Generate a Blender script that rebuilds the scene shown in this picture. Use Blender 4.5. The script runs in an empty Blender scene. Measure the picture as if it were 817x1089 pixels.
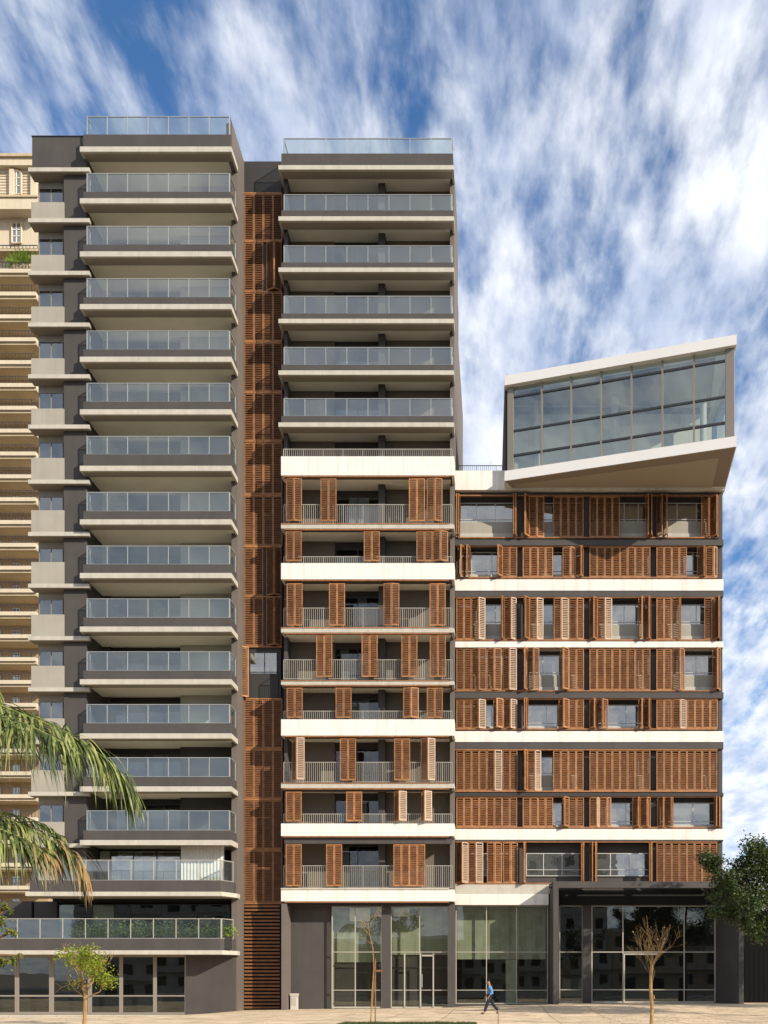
import bpy, bmesh, math, random
from mathutils import Vector, Matrix
R = math.radians
random.seed(7)
S = bpy.context.scene
col = S.collection

# ------------------------------------------------------------------ camera, world, sun, exposure
F, CX, HY, CH = 1100.0, 530.0, 1046.0, 1.52
cam = bpy.data.cameras.new('camera'); camo = bpy.data.objects.new('camera', cam); col.objects.link(camo)
camo.location = (0, 0, CH); camo.rotation_euler = (R(90), 0, 0)
cam.sensor_fit = 'VERTICAL'; cam.sensor_height = 36; cam.lens = 36*F/1089
cam.shift_x = -(CX-408.5)/1089; cam.shift_y = (HY-544.5)/1089
cam.clip_end = 3000; cam.clip_start = .1
S.camera = camo
SUN_EL, SUN_AZ = 27.0, 127.0      # azimuth clockwise from +Y
w = bpy.data.worlds.new('World'); S.world = w; w.use_nodes = True
nt = w.node_tree; nt.nodes.clear()
def N(t, **k):
    n = nt.nodes.new(t)
    for a, b in k.items(): setattr(n, a, b)
    return n
L = nt.links.new
out = N('ShaderNodeOutputWorld'); bg = N('ShaderNodeBackground'); bg.inputs[1].default_value = .10
sky = N('ShaderNodeTexSky', sky_type='NISHITA', sun_disc=False)
sky.sun_elevation = R(SUN_EL); sky.sun_rotation = R(SUN_AZ); sky.air_density = 1.0; sky.dust_density = .1; sky.ozone_density = 3.0
tc = N('ShaderNodeTexCoord'); sep = N('ShaderNodeSeparateXYZ'); L(tc.outputs['Generated'], sep.inputs[0])
def M(op, a, b=None, c=None, clamp=False):
    n = N('ShaderNodeMath', operation=op, use_clamp=clamp)
    for i, v in enumerate((a, b, c)):
        if v is None: continue
        if isinstance(v, (int, float)): n.inputs[i].default_value = v
        else: L(v, n.inputs[i])
    return n.outputs[0]
zz = M('ADD', M('ABSOLUTE', sep.outputs[2]), .12)
px_ = M('DIVIDE', sep.outputs[0], zz); py_ = M('DIVIDE', sep.outputs[1], zz)
cmb = N('ShaderNodeCombineXYZ'); L(px_, cmb.inputs[0]); L(py_, cmb.inputs[1])
def noise(vec, rot, scl, loc, scale, det, rough, dist):
    mp = N('ShaderNodeMapping'); mp.inputs['Rotation'].default_value = (0, 0, R(rot)); mp.inputs['Scale'].default_value = scl; mp.inputs['Location'].default_value = loc
    L(vec, mp.inputs[0])
    n = N('ShaderNodeTexNoise'); L(mp.outputs[0], n.inputs['Vector'])
    n.inputs['Scale'].default_value = scale; n.inputs['Detail'].default_value = det; n.inputs['Roughness'].default_value = rough; n.inputs['Distortion'].default_value = dist
    return n.outputs[0]
v = cmb.outputs[0]
big = noise(v, 20, (1, 1, 1), (7.1, 2.6, 0), 1.1, 3, .5, .1)
streak = noise(v, -16, (4.4, .7, 1), (1.0, 4.0, 0), 1.7, 5, .55, .0)
puff = noise(v, -18, (2.3, .85, 1), (5, 2, 0), 6.5, 6, .58, .1)
puff2 = noise(v, -22, (2.2, .9, 1), (2, 8, 0), 14.0, 4, .55, .0)
den = M('ADD', M('ADD', M('MULTIPLY', big, .95), M('MULTIPLY', puff2, .42)), M('ADD', M('MULTIPLY', streak, .88), M('MULTIPLY', puff, .85)))
hb = M('MULTIPLY', M('SUBTRACT', .46, sep.outputs[2]), .45)
rb = M('MULTIPLY', sep.outputs[0], .06)
den = M('ADD', M('ADD', den, M('MULTIPLY_ADD', sep.outputs[1], -.13, .095)), M('ADD', hb, rb))
rmp = N('ShaderNodeMapRange'); L(den, rmp.inputs[0]); rmp.inputs[1].default_value = 1.22; rmp.inputs[2].default_value = 1.72; rmp.interpolation_type = 'SMOOTHSTEP'
cov = M('MULTIPLY', rmp.outputs[0], .93)
shade = noise(v, -14, (2, 1.0, 1), (9, 1, 0), 5.0, 5, .55, .1)
cr = N('ShaderNodeValToRGB'); L(shade, cr.inputs[0])
cr.color_ramp.elements[0].position = .36; cr.color_ramp.elements[0].color = (5.0, 5.6, 7.0, 1)
cr.color_ramp.elements[1].position = .62; cr.color_ramp.elements[1].color = (8.6, 8.8, 9.1, 1)
mx = N('ShaderNodeMix', data_type='RGBA'); L(cov, mx.inputs[0])
tint = N('ShaderNodeMix', data_type='RGBA', blend_type='MULTIPLY'); tint.inputs[0].default_value = 1; L(sky.outputs[0], tint.inputs[6]); tint.inputs[7].default_value = (.72, 1.05, 1.30, 1)
L(tint.outputs[2], mx.inputs[6]); L(cr.outputs[0], mx.inputs[7])
L(mx.outputs[2], bg.inputs[0]); L(bg.outputs[0], out.inputs[0])
sl = bpy.data.lights.new('sun', 'SUN'); so = bpy.data.objects.new('sun', sl); col.objects.link(so)
sl.energy = 4.6; sl.angle = R(.5); sl.color = (1, .90, .76)
to_sun = Vector((math.sin(R(SUN_AZ))*math.cos(R(SUN_EL)), math.cos(R(SUN_AZ))*math.cos(R(SUN_EL)), math.sin(R(SUN_EL))))
so.rotation_euler = to_sun.to_track_quat('Z', 'Y').to_euler()
so.location = to_sun*120
S.view_settings.view_transform = 'Standard'; S.view_settings.look = 'None'
S.view_settings.exposure = 0.42; S.view_settings.gamma = 1
S.cycles.max_bounces = 8; S.cycles.transparent_max_bounces = 16; S.cycles.caustics_reflective = False; S.cycles.caustics_refractive = False

# ------------------------------------------------------------------ helpers
def X(px, d): return (px-CX)*d/F
def Z(py, d): return CH+(HY-py)*d/F

def mat(name, c, rough=.7, var=.10, nscale=1.2, bump=0.0, bscale=60, streaks=0.0, metallic=0.0, spec=.4, c2=None, c2s=3.0, per_obj=0.0):
    m = bpy.data.materials.new(name); m.use_nodes = True
    t = m.node_tree; b = t.nodes['Principled BSDF']; l = t.links.new
    b.inputs['Roughness'].default_value = rough; b.inputs['Metallic'].default_value = metallic
    b.inputs['Specular IOR Level'].default_value = spec
    g = t.nodes.new('ShaderNodeNewGeometry')
    n = t.nodes.new('ShaderNodeTexNoise'); n.inputs['Scale'].default_value = nscale; n.inputs['Detail'].default_value = 6
    l(g.outputs['Position'], n.inputs['Vector'])
    mr = t.nodes.new('ShaderNodeMapRange'); l(n.outputs[0], mr.inputs[0]); mr.inputs[1].default_value = .3; mr.inputs[2].default_value = .7
    mr.inputs[3].default_value = 1-var; mr.inputs[4].default_value = 1+var
    fac = mr.outputs[0]
    def mul(a, bb):
        q = t.nodes.new('ShaderNodeMath'); q.operation = 'MULTIPLY'; l(a, q.inputs[0]); l(bb, q.inputs[1]); return q.outputs[0]
    if streaks:
        mp = t.nodes.new('ShaderNodeMapping'); mp.inputs['Scale'].default_value = (3.5, 3.5, .22); l(g.outputs['Position'], mp.inputs[0])
        n2 = t.nodes.new('ShaderNodeTexNoise'); n2.inputs['Scale'].default_value = 1; n2.inputs['Detail'].default_value = 5; l(mp.outputs[0], n2.inputs['Vector'])
        m2 = t.nodes.new('ShaderNodeMapRange'); l(n2.outputs[0], m2.inputs[0]); m2.inputs[1].default_value = .48; m2.inputs[2].default_value = .72
        m2.inputs[3].default_value = 1.0; m2.inputs[4].default_value = 1-streaks
        fac = mul(fac, m2.outputs[0])
    if per_obj:
        oi = t.nodes.new('ShaderNodeObjectInfo'); m3 = t.nodes.new('ShaderNodeMapRange'); l(oi.outputs['Random'], m3.inputs[0])
        m3.inputs[3].default_value = 1-per_obj; m3.inputs[4].default_value = 1+per_obj
        fac = mul(fac, m3.outputs[0])
    vm = t.nodes.new('ShaderNodeVectorMath'); vm.operation = 'SCALE'
    if c2:
        n4 = t.nodes.new('ShaderNodeTexNoise'); n4.inputs['Scale'].default_value = c2s; n4.inputs['Detail'].default_value = 4; l(g.outputs['Position'], n4.inputs['Vector'])
        r4 = t.nodes.new('ShaderNodeMapRange'); l(n4.outputs[0], r4.inputs[0]); r4.inputs[1].default_value = .4; r4.inputs[2].default_value = .62
        mxx = t.nodes.new('ShaderNodeMix'); mxx.data_type = 'RGBA'; l(r4.outputs[0], mxx.inputs[0]); mxx.inputs[6].default_value = (*c, 1); mxx.inputs[7].default_value = (*c2, 1)
        l(mxx.outputs[2], vm.inputs[0])
    else: vm.inputs[0].default_value = c
    l(fac, vm.inputs['Scale']); l(vm.outputs[0], b.inputs['Base Color'])
    if bump:
        n3 = t.nodes.new('ShaderNodeTexNoise'); n3.inputs['Scale'].default_value = bscale; n3.inputs['Detail'].default_value = 5; l(g.outputs['Position'], n3.inputs['Vector'])
        bp = t.nodes.new('ShaderNodeBump'); bp.inputs['Strength'].default_value = bump; bp.inputs['Distance'].default_value = .02
        l(n3.outputs[0], bp.inputs['Height']); l(bp.outputs[0], b.inputs['Normal'])
    return m
def joints(m, pitch=2.75, w_=.006, dark=.72):
    t = m.node_tree; l = t.links.new; b = t.nodes['Principled BSDF']; src = b.inputs['Base Color'].links[0].from_socket
    g = t.nodes.new('ShaderNodeNewGeometry'); sp = t.nodes.new('ShaderNodeSeparateXYZ'); l(g.outputs['Position'], sp.inputs[0])
    def q(op, a, c):
        n = t.nodes.new('ShaderNodeMath'); n.operation = op; l(a, n.inputs[0]); n.inputs[1].default_value = c; return n.outputs[0]
    f = q('FRACT', q('DIVIDE', sp.outputs[0], pitch), 0); gt = q('GREATER_THAN', f, w_)
    mr = t.nodes.new('ShaderNodeMapRange'); l(gt, mr.inputs[0]); mr.inputs[3].default_value = dark; mr.inputs[4].default_value = 1
    v_ = t.nodes.new('ShaderNodeVectorMath'); v_.operation = 'SCALE'; l(src, v_.inputs[0]); l(mr.outputs[0], v_.inputs['Scale']); l(v_.outputs[0], b.inputs['Base Color'])
def glass(name, tint, gloss, gcol=(1, 1, 1), rough=.01, wave=.0, diff=0.0, dcol=(.5, .6, .6)):
    m = bpy.data.materials.new(name); m.use_nodes = True; t = m.node_tree; l = t.links.new; t.nodes.clear()
    o = t.nodes.new('ShaderNodeOutputMaterial'); tr = t.nodes.new('ShaderNodeBsdfTransparent'); tr.inputs[0].default_value = (*tint, 1)
    gl = t.nodes.new('ShaderNodeBsdfGlossy'); gl.inputs[0].default_value = (*gcol, 1); gl.inputs['Roughness'].default_value = rough
    lw = t.nodes.new('ShaderNodeFresnel'); gb = t.nodes.new('ShaderNodeNewGeometry'); io = t.nodes.new('ShaderNodeMath'); io.operation = 'MULTIPLY_ADD'
    l(gb.outputs['Backfacing'], io.inputs[0]); io.inputs[1].default_value = 1/1.5-1.5; io.inputs[2].default_value = 1.5; l(io.outputs[0], lw.inputs[0])   # thin sheet: the same reflection from both sides
    ad = t.nodes.new('ShaderNodeMath'); ad.operation = 'ADD'; l(lw.outputs[0], ad.inputs[0]); ad.inputs[1].default_value = gloss; ad.use_clamp = True
    mx = t.nodes.new('ShaderNodeMixShader'); l(ad.outputs[0], mx.inputs[0]); l(tr.outputs[0], mx.inputs[1]); l(gl.outputs[0], mx.inputs[2])
    res = mx.outputs[0]
    if diff:
        df = t.nodes.new('ShaderNodeBsdfDiffuse'); df.inputs[0].default_value = (*dcol, 1)
        m2 = t.nodes.new('ShaderNodeMixShader'); m2.inputs[0].default_value = diff; l(res, m2.inputs[1]); l(df.outputs[0], m2.inputs[2]); res = m2.outputs[0]
    if wave:
        g = t.nodes.new('ShaderNodeNewGeometry'); n = t.nodes.new('ShaderNodeTexNoise'); n.inputs['Scale'].default_value = .9; l(g.outputs['Position'], n.inputs['Vector'])
        bp = t.nodes.new('ShaderNodeBump'); bp.inputs['Strength'].default_value = wave; bp.inputs['Distance'].default_value = .05; l(n.outputs[0], bp.inputs['Height']); l(bp.outputs[0], gl.inputs['Normal'])
    l(res, o.inputs[0]); return m

m_dark = mat('dark_grey_paint', (.064, .057, .053), .75, .10, .8, .25, 40, .10)
m_dark2 = mat('charcoal_paint', (.034, .031, .030), .65, .10, .8, .15, 40)
m_sideg = mat('sunlit_side_render', (.14, .118, .102), .8, .08, .7, .25, 40, .10)  # sunlight painted in: side walls toned lighter than the front paint
m_cream = mat('beige_render', (.34, .315, .26), .8, .06, 1.0, .3, 30, .08)
m_slab = mat('pale_concrete_edge', (.46, .43, .365), .75, .08, 2.0, .1, 30, .10)
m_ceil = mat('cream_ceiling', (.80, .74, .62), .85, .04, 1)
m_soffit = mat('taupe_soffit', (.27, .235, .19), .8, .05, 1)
m_white = mat('white_render', (.72, .69, .63), .7, .04, 1.5, .1, 30, .16)
joints(m_white); joints(m_slab, 3.4, .006, .7)
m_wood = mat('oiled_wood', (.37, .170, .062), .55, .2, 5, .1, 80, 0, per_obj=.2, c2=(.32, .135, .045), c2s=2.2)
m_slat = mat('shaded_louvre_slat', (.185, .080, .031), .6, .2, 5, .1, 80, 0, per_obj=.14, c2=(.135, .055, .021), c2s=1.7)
m_slatd = mat('shaded_weathered_slat', (.17, .075, .032), .6, .22, 4, .1, 80, 0, per_obj=.14)  # same weathered wood, slats coloured darker for the shade between stiles
m_pale = mat('sun_glare_wood', (.50, .36, .26), .6, .12, 5, per_obj=.1)  # pale tone paints sun glare onto the outward-turned leaves
m_pales = mat('sun_glare_slat', (.34, .235, .16), .6, .12, 5, per_obj=.1)  # slats of those leaves, glare put into the colour too
m_wooddk = mat('weathered_wood', (.30, .135, .055), .6, .22, 4, .1, 80, .15, per_obj=.12)
m_louv = mat('louvre_wood', (.20, .085, .032), .55, .2, 3, .1, 60)
m_wframe = mat('light_window_frame', (.50, .49, .46), .4, .03)
m_tframe = mat('taupe_window_frame', (.24, .21, .18), .5, .05)
m_dframe = mat('dark_window_frame', (.035, .035, .04), .4, .03)
m_rail = mat('grey_steel_rail', (.40, .375, .32), .4, .05)
m_railp = mat('aluminium_post', (.36, .38, .375), .4, .04, metallic=.3)
m_black = mat('dark_interior', (.012, .012, .013), .9, .2)
m_room = mat('dim_interior', (.07, .065, .055), .9, .2)
m_bwall = mat('taupe_balcony_wall', (.145, .122, .095), .85, .06, 1)
m_door = glass('dark_door_glass', (.4, .45, .45), .04, (.9, .95, 1), .01, .12)
m_inner = mat('interior_plaster', (.46, .44, .37), .9, .05)
m_green_in = mat('frosted_interior', (.30, .31, .24), .8, .1, .7, streaks=.25)
m_curtain = mat('white_curtain', (.75, .72, .64), .9, .05, 6)
m_bal = glass('balustrade_glass', (.68, .74, .73), .13, (.90, .97, 1), .02, .0, .045, (.50, .55, .54))
m_bal2 = glass('bluish_balustrade_glass', (.60, .67, .68), .10, (.90, .97, 1), .02, .0, .05, (.4, .5, .55))
m_win = glass('window_glass', (.45, .5, .48), .27, (1, .98, .93), .01, .06, .09, (.52, .54, .50))
m_bayw = glass('bay_window_glass', (.5, .55, .55), .16, (.9, .96, 1), .01, .0)
m_shop = glass('shopfront_glass', (.80, .84, .76), .07, (.95, 1, .95), .01, .02)
m_pav = glass('pavilion_glass', (.66, .73, .71), .18, (.82, .90, .90), .01, .05, .03, (.3, .35, .35))

class MB:
    def __init__(s): s.v = []; s.f = []; s.m = []; s.mats = []
    def mi(s, m):
        if m not in s.mats: s.mats.append(m)
        return s.mats.index(m)
    def hexa(s, p, m):
        n = len(s.v); s.v += [tuple(q) for q in p]; i = s.mi(m)
        for f in ((0, 3, 2, 1), (4, 5, 6, 7), (0, 1, 5, 4), (1, 2, 6, 5), (2, 3, 7, 6), (3, 0, 4, 7)):
            s.f.append(tuple(n+k for k in f)); s.m.append(i)
    def box(s, x0, x1, y0, y1, z0, z1, m):
        if x1 < x0: x0, x1 = x1, x0
        if y1 < y0: y0, y1 = y1, y0
        if z1 < z0: z0, z1 = z1, z0
        s.hexa([(x0, y0, z0), (x1, y0, z0), (x1, y1, z0), (x0, y1, z0), (x0, y0, z1), (x1, y0, z1), (x1, y1, z1), (x0, y1, z1)], m)
    def prism(s, poly, z0, z1, m):          # poly counterclockwise seen from above
        n = len(s.v); k = len(poly); i = s.mi(m)
        s.v += [(a, b, z0) for a, b in poly]+[(a, b, z1) for a, b in poly]
        s.f.append(tuple(n+k-1-j for j in range(k))); s.m.append(i)
        s.f.append(tuple(n+k+j for j in range(k))); s.m.append(i)
        for j in range(k):
            q = (j+1) % k; s.f.append((n+j, n+q, n+k+q, n+k+j)); s.m.append(i)
    def quad(s, a, b, c, d, m):
        n = len(s.v); s.v += [tuple(a), tuple(b), tuple(c), tuple(d)]; s.f.append((n, n+1, n+2, n+3)); s.m.append(s.mi(m))
    def tri(s, a, b, c, m):
        n = len(s.v); s.v += [tuple(a), tuple(b), tuple(c)]; s.f.append((n, n+1, n+2)); s.m.append(s.mi(m))
    def tube(s, pts, rad, m, sides=6, cap=True):
        n0 = len(s.v); i = s.mi(m); pts = [Vector(p) for p in pts]
        for k, p in enumerate(pts):
            t = (pts[min(k+1, len(pts)-1)]-pts[max(k-1, 0)]).normalized()
            a = t.orthogonal().normalized() if k == 0 else (prev-t*prev.dot(t)).normalized()
            prev = a; b = t.cross(a); r = rad[k] if isinstance(rad, (list, tuple)) else rad
            for j in range(sides):
                an = 2*math.pi*j/sides; s.v.append(tuple(p+(a*math.cos(an)+b*math.sin(an))*r))
        for k in range(len(pts)-1):
            for j in range(sides):
                q = (j+1) % sides; s.f.append((n0+k*sides+j, n0+k*sides+q, n0+(k+1)*sides+q, n0+(k+1)*sides+j)); s.m.append(i)
        if cap:
            s.f.append(tuple(n0+sides-1-j for j in range(sides))); s.m.append(i)
            s.f.append(tuple(n0+(len(pts)-1)*sides+j for j in range(sides))); s.m.append(i)
    def pieces(s, name, parent):
        # every box of the builder becomes an object of its own; loose quads (a curtain) stay together
        k = 0
        while k < len(s.f) and len(s.v) >= 8 and s.f[k][0]+3 == s.f[k][1]:
            n = s.f[k][0]; o = MB(); o.hexa(s.v[n:n+8], s.mats[s.m[k]]); o.build(name, parent); k += 6
        if k < len(s.f):
            n = s.f[k][0]; o = MB(); o.mats = list(s.mats); o.v = s.v[n:]; o.f = [tuple(q-n for q in f) for f in s.f[k:]]; o.m = s.m[k:]; o.build('curtain', parent)
    def build(s, name, parent=None, smooth=False):
        me = bpy.data.meshes.new(name); me.from_pydata(s.v, [], s.f)
        for m in s.mats: me.materials.append(m)
        me.polygons.foreach_set('material_index', s.m)
        if smooth: me.polygons.foreach_set('use_smooth', [True]*len(s.f))
        me.update()
        o = bpy.data.objects.new(name, me); col.objects.link(o)
        if parent: attach(o, parent)
        return o
def wloc(o):
    p = Vector((0, 0, 0)); 
    while o: p += o.location + (o.matrix_parent_inverse.translation if o.parent else Vector((0, 0, 0))); o = o.parent
    return p
def attach(o, parent):
    o.parent = parent; o.matrix_parent_inverse = Matrix.Translation(-wloc(parent))
def tag(o, label=None, cat=None, group=None, kind=None):
    if label: o['label'] = label
    if cat: o['category'] = cat
    if group: o['group'] = group
    if kind: o['kind'] = kind
    return o
def empty(name, loc, label, cat, group=None):
    o = bpy.data.objects.new(name, None); col.objects.link(o); o.location = loc; o.empty_display_size = .3
    return tag(o, label, cat, group)

# ------------------------------------------------------------------ ground
def gz(x, y):
    prof = [(-60, -.45), (-29, -.40), (-18, -.33), (-15.2, -.07), (-12, .0), (-4, .08), (0, .20), (4, .33), (60, .33)]
    z = prof[-1][1]
    for (a, za), (b, zb) in zip(prof, prof[1:]):
        if x <= b: z = za+(zb-za)*max(0, min(1, (x-a)/(b-a))); break
    t = max(0, min(1, (y-46)/(59-46))); t = t*t*(3-2*t)
    return z*t
g = MB(); mg = mat('earth_ground', (.20, .17, .13), .95, .2, .3)
g.quad((-1500, -1500, -.6), (1500, -1500, -.6), (1500, 1500, -.6), (-1500, 1500, -.6), mg)
tag(g.build('ground'), kind='structure')
def pave_mat():
    m = mat('sunlit_concrete_paving', (.70, .55, .37), .85, .22, .55, .3, 25, 0, c2=(.54, .415, .27), c2s=1.3)
    t = m.node_tree; l = t.links.new; b = t.nodes['Principled BSDF']; src = b.inputs['Base Color'].links[0].from_socket
    g_ = t.nodes.new('ShaderNodeNewGeometry'); br = t.nodes.new('ShaderNodeTexBrick'); l(g_.outputs['Position'], br.inputs['Vector'])
    br.offset = 0; br.inputs['Scale'].default_value = 1; br.inputs['Brick Width'].default_value = 2.4; br.inputs['Row Height'].default_value = 2.4; br.inputs['Mortar Size'].default_value = .03
    br.inputs['Color1'].default_value = (1, 1, 1, 1); br.inputs['Color2'].default_value = (.9, .9, .9, 1); br.inputs['Mortar'].default_value = (.55, .5, .45, 1)
    n = t.nodes.new('ShaderNodeTexNoise'); n.inputs['Scale'].default_value = 2.3; n.inputs['Detail'].default_value = 8; n.inputs['Roughness'].default_value = .7; l(g_.outputs['Position'], n.inputs['Vector'])
    r = t.nodes.new('ShaderNodeMapRange'); l(n.outputs[0], r.inputs[0]); r.inputs[1].default_value = .56; r.inputs[2].default_value = .70; r.inputs[3].default_value = 1; r.inputs[4].default_value = .55
    mm = t.nodes.new('ShaderNodeMix'); mm.data_type = 'RGBA'; mm.blend_type = 'MULTIPLY'; mm.inputs[0].default_value = 1; l(src, mm.inputs[6]); l(br.outputs[0], mm.inputs[7])
    vs = t.nodes.new('ShaderNodeVectorMath'); vs.operation = 'SCALE'; l(mm.outputs[2], vs.inputs[0]); l(r.outputs[0], vs.inputs['Scale']); l(vs.outputs[0], b.inputs['Base Color'])
    return m
g = MB(); mp_ = pave_mat()
xs = [-70+1.0*i for i in range(131)]; ys = [36+1.0*i for i in range(31)]
idx = {}
for j, y in enumerate(ys):
    for i, x in enumerate(xs):
        idx[i, j] = len(g.v); g.v.append((x, y, gz(x, y)))
for j in range(len(ys)-1):
    for i in range(len(xs)-1):
        g.f.append((idx[i, j], idx[i+1, j], idx[i+1, j+1], idx[i, j+1])); g.m.append(g.mi(mp_))
g.box(-70, 60, 35.98, 36.0, -.55, 0, mp_)
tag(g.build('pavement', smooth=True), kind='structure')
g = MB(); ma = mat('asphalt', (.05, .05, .05), .9, .2, 1.5, .4, 60)
g.box(-300, 300, -12, 35.8, -.5, -.14, ma); tag(g.build('road'), kind='structure')
g = MB(); mk = mat('kerb_stone', (.30, .29, .27), .85, .15)
g.box(-300, 300, 35.8, 35.97, -.5, .0, mk); tag(g.build('kerb'), kind='structure')
g = MB(); g.box(-300, 300, -28, -12.02, -.5, .0, mk); tag(g.build('far_pavement'), kind='structure')

# fallen leaves and specks on the paving
g = MB(); mlf = mat('dry_leaf', (.12, .075, .035), .9, .3, 5)
for i in range(900):
    d = random.uniform(39, 59); x = random.uniform(-28, 18); s_ = random.uniform(.02, .06); z = gz(x, d)+.012; a = random.uniform(0, 6.28)
    if random.random() < .5: x = random.gauss(8.2, 3); d = random.gauss(44, 4); z = gz(x, d)+.012
    c, sn = math.cos(a)*s_, math.sin(a)*s_
    g.quad((x-c, d-sn, z), (x+sn*.5, d-c*.5, z+.01), (x+c, d+sn, z+.015), (x-sn*.5, d+c*.5, z+.004), mlf)
tag(g.build('leaf_litter'), 'brown dry leaves scattered over the sunlit paving', 'leaves', kind='stuff')
g = MB(); mgr = mat('verge_grass', (.05, .07, .018), .8, .3, 8)
for i in range(5200):
    x = random.uniform(X(368, 40), X(507, 40)); e = .4*math.sin(x*2.1)+.25*math.sin(x*5.3+1); d = random.uniform(37.4, 39.75+e*.4); h = random.uniform(.04, .10); a = random.uniform(0, 6.28)
    dx, dy = math.cos(a)*.02, math.sin(a)*.02; lx, ly = random.gauss(0, .03), random.gauss(0, .03)
    g.tri((x-dx, d-dy, 0), (x+dx, d+dy, 0), (x+lx, d+ly, h), mgr)
g.box(X(366, 40), X(508, 40), 37.2, 39.6, -.02, .012, mgr)
tag(g.build('grass_verge'), 'short green grass verge at the front edge of the paving', 'grass', kind='stuff')

# ------------------------------------------------------------------ shutter leaves
SL = .105
def leaf(b, p0, p1, z0, z1, m=None, m2=None, sl=SL, st=.055):
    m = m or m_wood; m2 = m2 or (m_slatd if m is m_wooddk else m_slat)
    p0 = Vector((p0[0], p0[1], 0)); p1 = Vector((p1[0], p1[1], 0)); u = (p1-p0); Lw = u.length; u.normalize()
    n = Vector((u.y, -u.x, 0)); t = .022
    def bx(a, c, za, zb, tt, mm):
        A = p0+u*a; C = p0+u*c; up = Vector((0, 0, 1))
        b.hexa([A-n*-tt+up*za, C-n*-tt+up*za, C-n*tt+up*za, A-n*tt+up*za, A-n*-tt+up*zb, C-n*-tt+up*zb, C-n*tt+up*zb, A-n*tt+up*zb], mm)
    g_ = .004
    bx(g_, st, z0, z1, t, m); bx(Lw-st, Lw-g_, z0, z1, t, m)
    bx(st, Lw-st, z1-.06, z1, t*.95, m); bx(st, Lw-st, z0, z0+.07, t*.95, m)
    zz = z0+.07+sl*.5
    while zz < z1-.06-sl*.3:
        A = p0+u*st; C = p0+u*(Lw-st); d1 = n*.026; up = Vector((0, 0, 1)); hi = sl*.43; th = .010
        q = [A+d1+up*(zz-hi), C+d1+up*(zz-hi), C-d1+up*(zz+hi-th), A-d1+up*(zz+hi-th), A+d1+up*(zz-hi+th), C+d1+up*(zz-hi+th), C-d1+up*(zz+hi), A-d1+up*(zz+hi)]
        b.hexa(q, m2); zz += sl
def flat(parent, x0, n, d, z0, z1, lw, name='shutter_screen', **k):
    b = MB()
    for i in range(n):
        off = .012*(i % 2)
        leaf(b, (x0+i*lw, d-off), (x0+(i+1)*lw-.004, d-off), z0, z1, **k)
    return b.build(name, parent)
def bifold(parent, pa, pt, pb, d, z0, z1, lw, pale=False, **k):
    xa = X(pa, d); o = .2
    for _ in range(8):
        xt = (pt-CX)*(d-o)/F; dx = max(-lw*.98, min(lw*.98, xt-xa)); o = math.sqrt(max(1e-4, lw*lw-dx*dx))
    xt = xa+dx
    o2 = o
    xb = X(pb, d)
    for _ in range(4):
        dx2 = max(-lw*.98, min(lw*.98, xb-xt)); r = math.sqrt(max(1e-4, lw*lw-dx2*dx2)); e = max(0, o-r); xb = (pb-CX)*(d-e)/F
    b = MB()
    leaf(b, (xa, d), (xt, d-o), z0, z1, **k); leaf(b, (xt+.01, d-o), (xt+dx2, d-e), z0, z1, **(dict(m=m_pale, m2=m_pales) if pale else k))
    so_ = b.build('folding_shutter', parent)
    if pale: so_['label'] = 'folding shutter with one leaf painted pale for sun glare, turned outward'
    return so_
def bars(b, x0, x1, y, z0, z1, step=.115, r=.0095, m=None, top=.03):
    m = m or m_rail
    n = max(2, int((x1-x0)/step)); st = (x1-x0)/n
    for i in range(n+1):
        x = x0+i*st; rr = r*(1.8 if i % 10 == 0 else 1); b.box(x-rr, x+rr, y-rr, y+rr, z0, z1, m)
    b.box(x0, x1, y-.022, y+.022, z1, z1+top, m); b.box(x0, x1, y-.015, y+.015, z0+.03, z0+.055, m)
def tq(p, x0, x1, d, z0, z1, m, k=.0035):
    a, c = random.gauss(0, k), random.gauss(0, k); xc, zc = (x0+x1)/2, (z0+z1)/2
    a = max(-.008, min(.008, a)); c = max(-.008, min(.008, c))
    f = lambda x, z: (x, d+a*(x-xc)+c*(z-zc), z)
    p.quad(f(x0, z0), f(x1, z0), f(x1, z1), f(x0, z1), m)
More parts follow.
